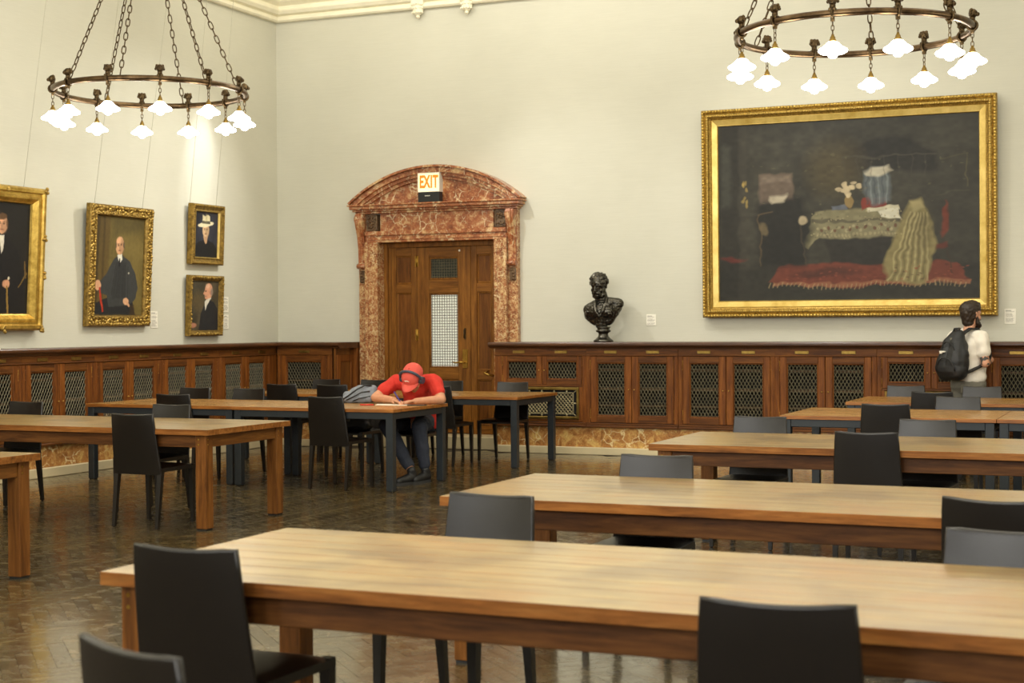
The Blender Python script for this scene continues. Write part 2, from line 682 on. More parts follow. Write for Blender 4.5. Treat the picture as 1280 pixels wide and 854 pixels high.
M['statue'] = metal('black_bronze', (24, 23, 21), (100, 96, 87), 0.26, 26, 0.3, 40, 0.9)  # pale speckle in the colour stands in for highlights on the bronze
M['brass'] = metal('polished_brass', (150, 112, 44), (206, 168, 84), 0.3)
M['marble3'] = marble('mottled_jamb_marble', (110, 56, 30), (160, 96, 58), (232, 212, 168), (218, 190, 136), 2.0, .50)
M['brass_old'] = metal('dull_brass', (104, 82, 38), (158, 130, 70), 0.42)
M['brass_pale'] = metal('pale_brass', (150, 138, 104), (196, 184, 146), 0.4, metallic=0.6)
M['edge_a'] = wood('walnut_table_edge', (92, 52, 18), (146, 90, 38), (172, 116, 58), 'x', 0.4, 1.0, 0.08, spec=0.22)
M['edge_b'] = wood('honey_oak_table_edge', (112, 64, 22), (160, 98, 38), (186, 124, 54), 'x', 0.36, 1.0, 0.06)
M['mesh'] = metal('bronze_wire_mesh', (84, 78, 60), (118, 110, 86), 0.5, metallic=0.3)
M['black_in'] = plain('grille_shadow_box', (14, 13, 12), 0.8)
M['gold'] = metal('gilt_frame', (152, 120, 44), (218, 184, 96), 0.3, 14, 0.12, 40, 0.75)
M['gold_flat'] = metal('flat_gilt_slip', (176, 146, 68), (214, 186, 110), 0.34, 6, 0.05, 40, 0.6)
M['gold_dk'] = metal('antique_gilt', (80, 60, 24), (168, 136, 66), 0.38, 26, 0.2, 50, 0.7)
M['gold_or'] = metal('gilt_ornament', (106, 82, 32), (202, 168, 86), 0.35, 40, 0.2, 60, 0.7)
M['shade'] = emit('lit_opal_glass', (255, 250, 238), LAMP_SHADE_STRENGTH)
M['frost'] = emit('frosted_backlit_glass', (214, 214, 200), 0.42)
M['dkglass'] = plain('dark_glass', (52, 56, 50), 0.15)
M['exit_w'] = emit('exit_sign_panel', (255, 226, 170), 1.0)
M['exit_r'] = emit('exit_sign_letters', (255, 96, 20), 1.5)
M['black'] = plain('black_plastic', (22, 22, 23), 0.4)
M['white'] = plain('white_card', (232, 228, 214), 0.6, vary=0.03)
M['ink'] = plain('grey_print', (120, 116, 106), 0.7)
M['wire'] = plain('hanging_wire', (176, 172, 154), 0.5)
M['skin'] = plain('skin', (196, 138, 104), 0.5, vary=0.08, nscale=30)
M['skin2'] = plain('skin_fair', (206, 152, 122), 0.5, vary=0.08, nscale=30)
M['hair'] = plain('dark_brown_hair', (44, 32, 22), 0.5, vary=0.35, nscale=60, bump=0.4, bscale=150)
M['red'] = plain('red_cotton', (196, 44, 30), 0.85, vary=0.08, nscale=20, bump=0.1)
M['cap'] = plain('coral_red_cap_cloth', (214, 86, 74), 0.85, vary=0.06, bump=0.1)
M['denim'] = plain('dark_blue_denim', (38, 42, 54), 0.85, vary=0.15, nscale=30, bump=0.1)
M['shoe'] = plain('black_shoe', (26, 26, 27), 0.45)
M['sole'] = plain('dark_rubber', (44, 44, 44), 0.7)
M['tee'] = plain('white_cotton', (226, 219, 206), 0.9, vary=0.04, nscale=14, bump=0.1)
M['trouser'] = plain('grey_trousers', (112, 108, 96), 0.9, vary=0.15, nscale=120)
M['pack'] = plain('black_nylon', (24, 25, 27), 0.55, vary=0.15, bump=0.12)
M['greypack'] = plain('grey_canvas', (122, 126, 134), 0.8, vary=0.12, nscale=40)
M['navy'] = plain('navy_plastic', (58, 64, 80), 0.35)
M['blue'] = plain('blue_pen_plastic', (48, 52, 150), 0.3)
M['redpen'] = plain('red_pen_plastic', (200, 40, 28), 0.3)
M['tattoo'] = plain('tattoo_ink', (70, 66, 62), 0.6)


# ------------------------------------------------------------------ room shell
def struct(name, mb, mat, label, cat):
    return tag(mb.build(name, mat), label, cat, kind='structure')


DX0, DX1, DZ1 = -9.05, -7.47, 2.515        # clear opening of the marble doorway
floor = struct('floor', MB().box(XL - .2, XR, YF, YB + .6, -0.12, -0.006), M['subfloor'],
               'worn glossy brown herringbone parquet floor of the hall', 'floor')
wl = struct('wall_left', MB().box(XL - .25, XL, YF, YB + .25, -.1, ZC), M['wall'],
            'pale greenish-cream fabric wall hung with portraits', 'wall')
mb = MB()
mb.box(XL - .25, DX0 - .1, YB, YB + .3, -.1, ZC)
mb.box(DX1 + .1, XR, YB, YB + .3, -.1, ZC)
mb.box(DX0 - .1, DX1 + .1, YB, YB + .3, DZ1 + .1, ZC)
struct('wall_back', mb, M['wall'], 'pale cream wall with the marble doorway and the big gilt-framed picture', 'wall')
struct('wall_right', MB().box(XR, XR + .25, YF, YB + .3, -.1, ZC), M['wall'], 'cream side wall outside the picture', 'wall')
struct('wall_front', MB().box(XL - .25, XR + .25, YF - .25, YF, -.1, ZC), M['wall'], 'cream wall behind the photographer', 'wall')
struct('ceiling', MB().box(XL - .25, XR + .25, YF - .25, YB + .3, ZC, ZC + .2), M['ceiling'], 'cream plaster ceiling of the hall', 'ceiling')

# parquet: herringbone of separate strips
SW, SL = 0.078, 0.468
NT_ = 10
tone_meshes = []


def strip_geo(tone, tilt):
    c = 0.0008
    w, l = SW / 2 - .0001, SL / 2 - .0001
    z = 0.0
    b = [(-l, -w, -.006), (l, -w, -.006), (l, w, -.006), (-l, w, -.006)]
    t = [(-l + c, -w + c, z + tilt[0]), (l - c, -w + c, z + tilt[1]), (l - c, w - c, z + tilt[2]), (-l + c, w - c, z + tilt[3])]
    f = [(4, 5, 6, 7), (0, 1, 5, 4), (1, 2, 6, 5), (2, 3, 7, 6), (3, 0, 4, 7)]
    return b + t, f


def tone_attr(me, vals):
    a = me.attributes.new('tone', 'FLOAT', 'POINT')
    a.data.foreach_set('value', vals)


for i in range(NT_):
    tl = [random.uniform(-.0004, .0004) for _ in range(4)]
    v, f = strip_geo(0, tl)
    me = bpy.data.meshes.new('parquet_strip')
    me.from_pydata(v, [], f)
    tone_attr(me, [i / (NT_ - 1)] * 8)
    me.materials.append(M['floor'])
    tone_meshes.append(me)

CAMINV = cam_ob.matrix_world.inverted()


def screen(x, y, z=0.0):
    q = CAMINV @ Vector((x, y, z))
    return 640 + 1912.13 * q.x / -q.z, 427 - 1912.13 * q.y / -q.z, -q.z


strips = []
c45 = math.cos(R(45))
for i in range(-170, 171):
    for j in range(-30, 31):
        ox, oy = i * SW + j * SL, i * SW - j * SL
        for (ux, uy, a) in ((ox + SL / 2, oy + SW / 2, 0.0), (ox + SW / 2, oy + SW + SL / 2, 90.0)):
            x = c45 * (ux - uy) - 4.5
            y = c45 * (ux + uy) + 9.0
            if not (XL + .2 < x < 1.2 and 2.4 < y < YCAB - .02):
                continue
            sx, sy, d = screen(x, y)
            if d < 1 or not (-90 < sx < 1370 and sy < 1000):
                continue
            strips.append((d, x, y, R(a + 45), sx, sy))
strips.sort()


def covered(sx, sy):      # lies behind the front tables, as the camera sees it
    if sx > 500 and sy > 590 + (sx - 500) * .02:
        return True
    return sx > 130 and sy > 655


near = [s for s in strips if -5 < s[4] < 1285 and s[5] < 850 and not covered(s[4], s[5])][:280]
nearset = set(id(s) for s in near)
for s in near:
    link('parquet_strip', random.choice(tone_meshes), floor, (s[1], s[2], 0), (0, 0, s[3]))
V, F, TN = [], [], []
for s in strips:
    if id(s) in nearset:
        continue
    t = random.random()
    v, f = strip_geo(t, [random.uniform(-.0006, .0006) for _ in range(4)])
    ca, sa = math.cos(s[3]), math.sin(s[3])
    n = len(V)
    V += [(s[1] + ca * p[0] - sa * p[1], s[2] + sa * p[0] + ca * p[1], p[2]) for p in v]
    F += [tuple(k + n for k in q) for q in f]
    TN += [t] * 8
me = bpy.data.meshes.new('parquet_field')
me.from_pydata(V, [], F)
tone_attr(me, TN)
me.materials.append(M['floor'])
tag(link('parquet_field', me, floor), kind='stuff')

# ------------------------------------------------------------------ cornice
# profile: (projection from the wall, height); lower bead, fascia, cove with panels
prof = [(0, ZCOR), (.05, ZCOR), (.07, ZCOR + .02), (.07, ZCOR + .05), (.045, ZCOR + .06), (.045, ZCOR + .075), (.09, ZCOR + .09),
        (.12, ZCOR + .13), (.12, ZCOR + .15), (.10, ZCOR + .16), (.10, ZCOR + .19), (.16, ZCOR + .23), (.18, ZCOR + .26), (.18, ZCOR + .30),
        (.22, ZCOR + .5), (.34, ZCOR + .85), (.55, ZC), (0, ZC)]
n = len(prof)
vs, fs = [], []
for (px, pz) in prof:
    vs += [(XL + px, YF, pz), (XL + px, YB - px, pz), (XR, YB - px, pz)]
for i in range(n - 1):
    a, b = i * 3, (i + 1) * 3
    fs += [(a, a + 1, b + 1, b), (a + 1, a + 2, b + 2, b + 1)]
cor = struct('trim_1', MB().add(vs, fs), M['plaster'], 'deep cream plaster cornice with mouldings under the ceiling', 'cornice')
# raised panels on the cove: fret blocks along both walls
fret = MB()
for k in range(14):
    x = XL + .55 + k * .42
    fret.box(x, x + .34, YB - .205, YB - .17, ZCOR + .325, ZCOR + .345)
    fret.box(x, x + .34, YB - .205, YB - .17, ZCOR + .44, ZCOR + .46)
    fret.box(x + .06, x + .28, YB - .21, YB - .17, ZCOR + .375, ZCOR + .41)
for k in range(10):
    y = YB - .55 - k * .42
    fret.box(XL + .17, XL + .205, y - .34, y, ZCOR + .325, ZCOR + .345)
    fret.box(XL + .17, XL + .205, y - .34, y, ZCOR + .44, ZCOR + .46)
    fret.box(XL + .17, XL + .21, y - .28, y - .06, ZCOR + .375, ZCOR + .41)
tag(fret.build('fret_panels', M['plaster'], cor), kind='stuff')
# drop pendants under the cornice
for bx, lab in ((-8.50, 'left one of the two small plaster corbels under the cornice'),
                (-7.84, 'right one of the two small plaster corbels under the cornice')):
    t = thing('plaster_corbel', lab, 'corbel', (bx, YB, ZCOR - .09), 0, 'plaster corbels under the cornice')
    m_ = MB()
    m_.ball((0, -.05, .085), .075, 14, 10, (.95, .65, 1.15))
    m_.box(-.085, .085, -.1, 0, .12, .30, .015)
    m_.build('corbel_body', M['plaster'], t)
    l_ = MB()
    for a in range(5):
        for b_ in range(3):
            ang = (a - 2) * .55
            l_.ball((math.sin(ang) * .072, -.05 - math.cos(ang) * .05, .04 + b_ * .055), .016, 8, 6)
    tag(l_.build('leaf_carving', M['plaster'], t), kind='stuff')
    MB().ball((0, -.055, -.012), .026, 10, 8, (1, 1, .8)).build('drop_bead', M['plaster'], t)

# ------------------------------------------------------------------ plinth of marble on a stone base
base = MB().box(-7.28, XR, YCAB - .035, YB, 0, .085, .006)
b = struct('baseboard_back', base, M['stone'], 'cream stone base course right of the doorway, below the bookcases', 'baseboard')
for k in range(10):
    x0 = -7.27 + k * 1.31
    MB().box(x0, x0 + 1.307, YCAB + .005, YB - .02, .085, .312, .003).build('marble_slab', M['marble2'], b)
b = struct('baseboard_corner', MB().box(XL + .3, -9.42, YCAB - .035, YB, 0, .085, .006), M['stone'],
           'cream stone base course left of the doorway', 'baseboard')
MB().box(XL + .3, -9.43, YCAB + .005, YB - .02, .085, .312, .003).build('marble_slab', M['marble2'], b)
b = struct('baseboard_left', MB().box(XL, XCAB + .035, 4.0, YCAB, 0, .095, .006), M['stone'],
           'cream stone base course along the left wall', 'baseboard')
for k in range(8):
    y1 = YCAB - k * 1.5
    MB().box(XL + .02, XCAB - .005, y1 - 1.497, y1, .095, .312, .003).build('marble_slab', M['marble2'], b)


# ------------------------------------------------------------------ bookcases
def lattice(w, h, pitch=0.040, ang=60, bar=0.0085):
    """woven wire panel: two layers of flat slanted bars clipped to a w x h rectangle (x, z)"""
    m_ = MB()
    ta = math.tan(R(ang))
    for s, yo in ((1, 0.0), (-1, 0.004)):
        span = w + h / ta
        k = -h / ta
        while k < span:
            # line x = k + z/ta (s=1) or x = w - k - z/ta
            z0 = max(0, -k * ta)
            z1 = min(h, (w - k) * ta)
            if z1 - z0 > 0.004:
                x0, x1 = k + z0 / ta, k + z1 / ta
                if s < 0:
                    x0, x1 = w - x0, w - x1
                hw = bar / 2 / math.sin(R(ang))
                vs = [(x0 - hw, yo, z0), (x0 + hw, yo, z0), (x1 + hw, yo, z1), (x1 - hw, yo, z1),
                      (x0, yo - .004, z0), (x1, yo - .004, z1)]
                m_.add(vs, [(0, 4, 5, 3), (4, 1, 2, 5), (0, 3, 2, 1)])
            k += pitch
    return m_


_cache = {}


def grille_mesh(w, h):
    key = (round(w, 3), round(h, 3))
    if key not in _cache:
        me = lattice(w, h).mesh('wire_grille')
        me.materials.append(M['mesh'])
        _cache[key] = me
    return _cache[key]


def hinge(door, x, z, r=.006):
    key = 'hinge'
    if key not in _cache:
        h_ = MB().tube((0, 0, -.042), (0, 0, .042), r, n=8)
        h_.ball((0, 0, .048), .0085, 8, 6).ball((0, 0, -.048), .0085, 8, 6)
        h_.box(-.012, .012, .002, .008, -.04, .04)
        me = h_.mesh('hinge')
        me.materials.append(M['brass'])
        _cache[key] = me
    link('hinge', _cache[key], door, (x, -.012, z))


def cab_door(t, x0, x1, z0, z1, hinge_side, st=.075, knob=True, panel=False):
    """framed door with a wire grille; front face at y = 0"""
    d = thing('door', None, None)
    d.parent = t
    d.location = (0, 0, 0)
    g = .003
    x0 += g
    x1 -= g
    for a, b in ((x0, x0 + st), (x1 - st, x1)):
        MB().box(a, b, -.022, .006, z0, z1, .004).build('door_stile', M['cab_v'], d)
    for a, b in ((z0, z0 + st), (z1 - st, z1)):
        MB().box(x0 + st, x1 - st, -.021, .006, a, b, .003).build('door_rail', M['cab_h'], d)
    bx0, bx1, bz0, bz1 = x0 + st, x1 - st, z0 + st, z1 - st
    e = .012
    ring(bx0, bx1, bz0, bz1, e, -.014, .004).build('glazing_bead', M['cab_v'], d)
    gr = link('wire_grille', grille_mesh(bx1 - bx0 - 2 * e, bz1 - bz0 - 2 * e), d, (bx0 + e, -.004, bz0 + e))
    tag(gr, kind='stuff')
    if hinge_side:
        hx = x0 - .006 if hinge_side < 0 else x1 + .006
        hs = (z1 - .10, z0 + .10) if z1 - z0 > .5 else (z1 - .06, z0 + .05)
        for z in hs:
            hinge(d, hx, z)
    if knob and hinge_side:
        kx = x1 - .03 if hinge_side < 0 else x0 + .03
        if 'knob' not in _cache:
            me = MB().ball((0, -.032, 0), .008, 10, 8).tube((0, -.03, 0), (0, -.018, 0), .004, n=8).mesh('knob')
            me.materials.append(M['brass'])
            _cache['knob'] = me
        link('knob', _cache['knob'], d, (kx, 0, (z0 + z1) / 2))
    return d


def bookcase(loc, rz, w, label, kind='tall', lst=.05, rst=.05, depth=.44, group='wire-fronted bookcases along the walls'):
    t = thing('bookcase', label, 'bookcase', loc, rz, group)
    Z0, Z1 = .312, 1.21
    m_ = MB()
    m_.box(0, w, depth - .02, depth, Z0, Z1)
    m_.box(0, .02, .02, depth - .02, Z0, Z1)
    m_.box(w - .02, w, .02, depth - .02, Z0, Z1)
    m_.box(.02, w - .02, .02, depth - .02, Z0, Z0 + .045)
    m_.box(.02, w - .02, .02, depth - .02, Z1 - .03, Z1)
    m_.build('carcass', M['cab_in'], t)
    m_ = MB()
    m_.box(0, lst, -.02, .02, .365, 1.135, .004)
    m_.box(.3 * lst, .7 * lst, -.026, -.018, .39, 1.115, .003)
    m_.build('stile', M['cab_v'], t)
    m_ = MB()
    m_.box(w - rst, w, -.02, .02, .365, 1.135, .004)
    m_.box(w - rst + .015, w - rst + .035, -.026, -.018, .39, 1.115, .003)
    m_.build('stile', M['cab_v'], t)
    m_ = MB()
    m_.box(0, w, -.035, .02, .312, .338, .006)
    m_.box(0, w, -.022, .02, .338, .365, .004)
    m_.build('base_moulding', M['cab_h'], t)
    fr = MB()
    fr.box(0, w, -.018, .02, 1.135, 1.21, .002)
    fr.box(0, w, -.03, .0, 1.128, 1.14, .003)
    fr.build('frieze_board', M['cab_h'], t)
    for q in ((.27, .73) if kind != 'single' else (.5,)):
        MB().box(w * q - .075, w * q + .075, -.026, -.016, 1.155, 1.188, .002).build('label_plate', M['brass_old'], t)
    x0, x1 = lst, w - rst
    xm = (x0 + x1) / 2
    if kind == 'tall':
        cab_door(t, x0, xm, .37, 1.125, -1)
        cab_door(t, xm, x1, .37, 1.125, 1)
        for z in (.55, .74, .955):
            MB().box(.025, w - .025, .05, depth - .03, z, z + .02).build('shelf', M['shelfwood'], t)
    elif kind == 'single':
        cab_door(t, x0, x1, .37, 1.125, 1, knob=False)
        for z in (.60, .80):
            MB().box(.025, w - .025, .05, depth - .03, z, z + .02).build('shelf', M['shelfwood'], t)
    else:
        cab_door(t, x0, xm, .795, 1.125, -1, st=.06)
        cab_door(t, xm, x1, .795, 1.125, 1, st=.06)
        m_ = MB()
        gx0, gx1, gz0, gz1 = w * .5 - .41 + .05, w * .5 + .47, .40, .765
        gx0, gx1 = lst + .03, w - rst - .04
        MB().box(x0, x1, -.02, .02, .77, .795, .003).build('lower_rail', M['cab_h'], t)
        MB().box(x0, gx0, -.02, .02, .37, .77, .003).build('lower_stile', M['cab_v'], t)
        MB().box(gx1, x1, -.02, .02, .37, .77, .003).build('lower_stile', M['cab_v'], t)
        MB().box(gx0, gx1, -.02, .02, .37, gz0, .003).build('lower_rail', M['cab_h'], t)
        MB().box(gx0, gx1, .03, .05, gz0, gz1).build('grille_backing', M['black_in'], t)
        g = thing('radiator_grille', None, None)
        g.parent = t
        b_ = .03
        ring(gx0, gx1, gz0, gz1, b_, -.03, -.005).build('grille_frame', M['brass_old'], g)
        m_ = MB()
        ix0, ix1, iz0, iz1 = gx0 + b_ + .045, gx1 - b_ - .045, gz0 + b_ + .035, gz1 - b_ - .035
        for q in ((ix0 - .008, ix0, iz0, iz1), (ix1, ix1 + .008, iz0, iz1), (ix0, ix1, iz0 - .008, iz0), (ix0, ix1, iz1, iz1 + .008)):
            m_.box(q[0], q[1], -.018, -.008, q[2], q[3])
        for i in range(5):
            xx = ix0 + (ix1 - ix0) * (i + .5) / 5
            m_.box(xx - .004, xx + .004, -.016, -.008, gz0 + b_, iz0)
            m_.box(xx - .004, xx + .004, -.016, -.008, iz1, gz1 - b_)
            m_.ball((xx, -.014, gz1 - b_ - .018), .012, 8, 6)
            m_.ball((xx, -.014, gz0 + b_ + .018), .012, 8, 6)
        for z in (iz0 + (iz1 - iz0) * .5,):
            for (xa, xb) in ((gx0 + b_, ix0), (ix1, gx1 - b_)):
                m_.box(xa, xb, -.016, -.008, z - .004, z + .004)
                m_.ball(((xa + xb) / 2, -.014, z), .012, 8, 6)
        for (xa, za, sx, sz) in ((ix0, iz0, -1, -1), (ix1, iz0, 1, -1), (ix0, iz1, -1, 1), (ix1, iz1, 1, 1)):
            m_.tube((xa, -.012, za), (xa + sx * .04, -.012, za + sz * .03), .005, n=6)
        tag(m_.build('grille_tracery', M['brass_pale'], g), kind='stuff')
        lt = lattice(ix1 - ix0, iz1 - iz0, .043, 48, .0085)
        tag(lt.build('grille_lattice', M['brass_pale'], g, (ix0, -.01, iz0)), kind='stuff')
    return t


bookcase((-7.283, YCAB, 0), 0, 1.143, 'oak bookcase immediately right of the marble doorway, brass radiator grille under two small doors', 'radiator', .10, .05)
for k, (xx, lab) in enumerate(((-6.14, 'two-door wire-fronted bookcase under the black bust'),
                               (-5.047, 'two-door wire-fronted bookcase under the white wall card beside the bust'),
                               (-3.957, 'two-door wire-fronted bookcase below the left half of the big picture'))):
    bookcase((xx, YCAB, 0), 0, 1.09, lab)
bookcase((-2.865, YCAB, 0), 0, 1.115, 'oak bookcase behind the standing man with the backpack, two small doors over a brass grille', 'radiator', .05, .05)
bookcase((-1.75, YCAB, 0), 0, 1.10, 'two-door wire-fronted bookcase at the right edge, right of the standing man')
bookcase((-10.252, YCAB, 0), 0, .784, 'single-door bookcase in the corner left of the marble doorway', 'single', .055, .075)
for k, (yy, ww, lab) in enumerate(((9.55, 1.10, 'two-door bookcase on the left wall, furthest left and mostly outside the picture'),
                                   (10.65, 1.11, 'two-door bookcase on the left wall below the gilt portrait cut by the edge'),
                                   (11.76, 1.10, 'two-door bookcase on the left wall between the cut-off portrait and the seated man portrait'),
                                   (12.86, 1.13, 'two-door bookcase on the left wall below the portrait of the seated bald man'),
                                   (13.99, 1.126, 'two-door bookcase on the left wall right of the seated man portrait'),
                                   (15.116, 1.256, 'two-door bookcase on the left wall nearest the corner'))):
    bookcase((XCAB, yy, 0), R(90), ww, lab, depth=.25, rst=.20 if ww > 1.2 else .05)
# return panel at the doorway end and filler in the corner
t = thing('end_panel', 'panelled oak end of the corner bookcase facing the doorway', 'panel', (-9.413, YCAB - .02, 0), R(90))
MB().box(.0, .46, .0, .03, .312, 1.21, .003).build('panel_board', M['door_panel'], t)
ring(.02, .44, .33, 1.13, .085, -.014, .001, .006).build('panel_frame', M['cab_v'], t)
MB().box(.42, .515, -.062, .0, .312, 1.21, .003).build('end_post', M['cab_v'], t)

# wainscot cap: moulded shelf on top of the bookcases
cap = [(0.0, 1.21), (-.03, 1.212), (-.035, 1.225), (-.06, 1.235), (-.075, 1.25), (-.075, 1.27), (-.068, 1.283)]


def cap_prism(a0, a1, depth):
    return [(depth, 1.21)] + cap + [(depth, 1.283)]


m_ = MB().prism([(YCAB + y, z) for y, z in cap_prism(0, 0, .52)], -7.345, XR, 'x')
struct('trim_2', m_, M['rail'], 'dark oak ledge on top of the bookcases right of the doorway', 'ledge')
m_ = MB().prism([(YCAB + y, z) for y, z in cap_prism(0, 0, .52)], XL, -9.35, 'x')
struct('trim_3', m_, M['rail'], 'dark oak ledge on the corner bookcase left of the doorway', 'ledge')
m_ = MB().prism([(XCAB - y, z) for y, z in cap_prism(0, 0, .28)], 4.0, YCAB + .05, 'y')
struct('trim_4', m_, M['rail_y'], 'dark oak ledge on the bookcases along the left wall', 'ledge')

# ------------------------------------------------------------------ doorway: marble surround
sur = thing('trim_5', 'veined red marble door surround with arched pediment and scroll brackets', 'door surround', (0, 0, 0), kind='structure')
CX = (DX0 + DX1) / 2
for s, lab in ((-1, None), (1, None)):
    xi = CX + s * .79
    m_ = MB()
    a, b = sorted((xi, xi + s * .17))
    m_.box(a, b, YB - .12, YB + .12, .15, 2.515, .004)
    a, b = sorted((xi + s * .13, xi + s * .17))
    m_.box(a, b, YB - .145, YB - .115, .15, 2.53, .004)
    a, b = sorted((xi, xi + s * .04))
    m_.box(a, b, YB - .13, YB - .11, .15, 2.515, .003)
    m_.build('jamb', M['marble3'], sur)
    a, b = sorted((xi + s * .17, xi + s * .29))
    pl = MB().box(a, b, YB - .075, YB + .02, .0, 2.88, .004).build('pilaster', M['marble3'], sur)
    cx_ = (a + b) / 2
    # scroll bracket
    pr = [(.0, 2.87), (-.155, 2.87), (-.17, 2.84), (-.168, 2.76), (-.14, 2.68), (-.105, 2.58), (-.085, 2.46), (-.075, 2.34), (-.075, 2.27),
          (-.10, 2.25), (-.112, 2.225), (-.10, 2.20), (-.07, 2.19), (0, 2.19)]
    m_ = MB().prism([(YB - .03 + y, z) for y, z in pr], a + .012, b - .012, 'x')
    m_.prism([(YB - .04 + y * 1.03, z) for y, z in pr[1:11]] + [(YB - .03, 2.25), (YB - .03, 2.87)], cx_ - .022, cx_ + .022, 'x')
    m_.tube((a + .004, YB - .115, 2.225), (b - .004, YB - .115, 2.225), .032, n=14)
    m_.tube((a + .002, YB - .15, 2.81), (b - .002, YB - .15, 2.81), .05, n=14)
    m_.build('console_bracket', M['marble'], sur)
    m_ = MB().box(a + .02, b - .02, YB - .095, YB - .06, 2.02, 2.17, .006)
    for i in range(4):
        m_.ball((cx_ + random.uniform(-.02, .02), YB - .095, 2.04 + i * .035), .018, 8, 6)
    m_.build('carved_drop', M['carved'], sur)
    # carved square block beside the frieze
    a, b = sorted((xi + s * .01, xi + s * .155))
    blk = MB().box(a, b, YB - .10, YB + .02, 2.66, 2.865, .006).build('carved_block', M['carved'], sur)
    m_ = MB()
    for i in range(26):
        m_.ball((random.uniform(a + .02, b - .02), YB - .102, random.uniform(2.68, 2.845)), random.uniform(.008, .02), 7, 5)
    for q in ((a, b, 2.66, 2.675), (a, b, 2.85, 2.865), (a, a + .014, 2.66, 2.865), (b - .014, b, 2.66, 2.865)):
        m_.box(q[0], q[1], YB - .115, YB - .095, q[2], q[3], .003)
    m_.build('scrollwork', M['carved'], blk)
m_ = MB().box(CX - .96, CX + .96, YB - .12, YB + .12, 2.515, 2.62, .004)
m_.box(CX - .96, CX + .96, YB - .145, YB - .11, 2.60, 2.655, .006)
m_.box(CX - .93, CX + .93, YB - .13, YB - .11, 2.545, 2.575, .004)
m_.build('lintel', M['marble'], sur)
MB().box(CX - .77, CX + .77, YB - .085, YB + .02, 2.655, 2.88, .004).build('frieze_slab', M['marble'], sur)
m_ = MB()
for (z0, z1, pj, hw) in ((2.875, 2.90, .13, 1.10), (2.90, 2.925, .16, 1.125), (2.925, 2.965, .20, 1.15), (2.965, 2.985, .22, 1.17)):
    m_.box(CX - hw, CX + hw, YB - pj, YB + .02, z0, z1, .006)
m_.build('cornice_slab', M['marble'], sur)
RA = (1.17 ** 2 + .43 ** 2) / (2 * .43)
cz = 3.44 - RA
m_ = MB()
th = math.asin(1.17 / RA)
tym = [(CX + (RA - .1) * math.sin(-th * .97 + 2 * th * .97 * i / 32), cz + (RA - .1) * math.cos(-th * .97 + 2 * th * .97 * i / 32)) for i in range(33)]
m_.prism([(x, max(z, 2.98)) for x, z in tym], YB - .05, YB + .02, 'y')
m_.build('tympanum', M['marble'], sur)
arch = MB()
for (ri, ro, pj) in ((RA - .165, RA - .125, .095), (RA - .128, RA - .085, .13), (RA - .088, RA - .040, .165), (RA - .043, RA - .022, .15), (RA - .025, RA, .20)):
    N = 36
    vs, fs = [], []
    for i in range(N + 1):
        a = -th + 2 * th * i / N
        for (rr, yy) in ((ri, YB + .02), (ro, YB + .02), (ro, YB - pj), (ri, YB - pj)):
            vs.append((CX + rr * math.sin(a), yy, max(cz + rr * math.cos(a), 2.965)))
    for i in range(N):
        for k in range(4):
            fs.append((i * 4 + k, i * 4 + (k + 1) % 4, (i + 1) * 4 + (k + 1) % 4, (i + 1) * 4 + k))
    fs += [(0, 1, 2, 3), (N * 4 + 3, N * 4 + 2, N * 4 + 1, N * 4)]
    arch.add(vs, fs)
arch.build('arched_moulding', M['marble'], sur)
MB().box(-9.42, -7.30, YB - .33, YB + .3, 0, .15, .006).build('stone_step', M['stone'], sur)

# ------------------------------------------------------------------ the door itself
YD = YB + .10
dr = thing('door_1', 'oak door with frosted panes behind brass-coloured wire mesh, panelled sidelights', 'door', (0, 0, 0), kind='structure')
m_ = MB()
m_.box(DX0, DX0 + .05, YD - .06, YD + .1, .15, 2.515, .004)
m_.box(DX0 + .05, DX0 + .085, YD - .03, YD + .1, .15, 2.515, .004)
m_.box(DX1 - .05, DX1, YD - .06, YD + .1, .15, 2.515, .004)
m_.box(DX0 + .05, DX1 - .05, YD - .05, YD + .1, 2.455, 2.515, .004)
m_.build('door_frame', M['door_v'], dr)


def panel_board(name, x0, x1, z0, z1, cuts, zs, parent, y, st=.075):
    """stiles, rails and sunk panels. zs: rail edges [(z0,z1)...] of the panels"""
    p = thing(name, None, None)
    p.parent = parent
    for a, b in ((x0, x0 + st), (x1 - st, x1)):
        MB().box(a, b, y - .022, y + .03, z0, z1, .003).build('stile', M['door_v'], p)
    edges = [z0] + [v for q in zs for v in q] + [z1]
    for i in range(0, len(edges), 2):
        MB().box(x0 + st, x1 - st, y - .021, y + .03, edges[i], edges[i + 1], .003).build('rail', M['door_h'], p)
    for k, (a, b) in enumerate(zs):
        if k in cuts:
            continue
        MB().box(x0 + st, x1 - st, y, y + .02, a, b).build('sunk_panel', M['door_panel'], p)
        ring(x0 + st, x1 - st, a, b, .02, y - .012, y + .005, .007).build('panel_moulding', M['door_v'], p)
    return p


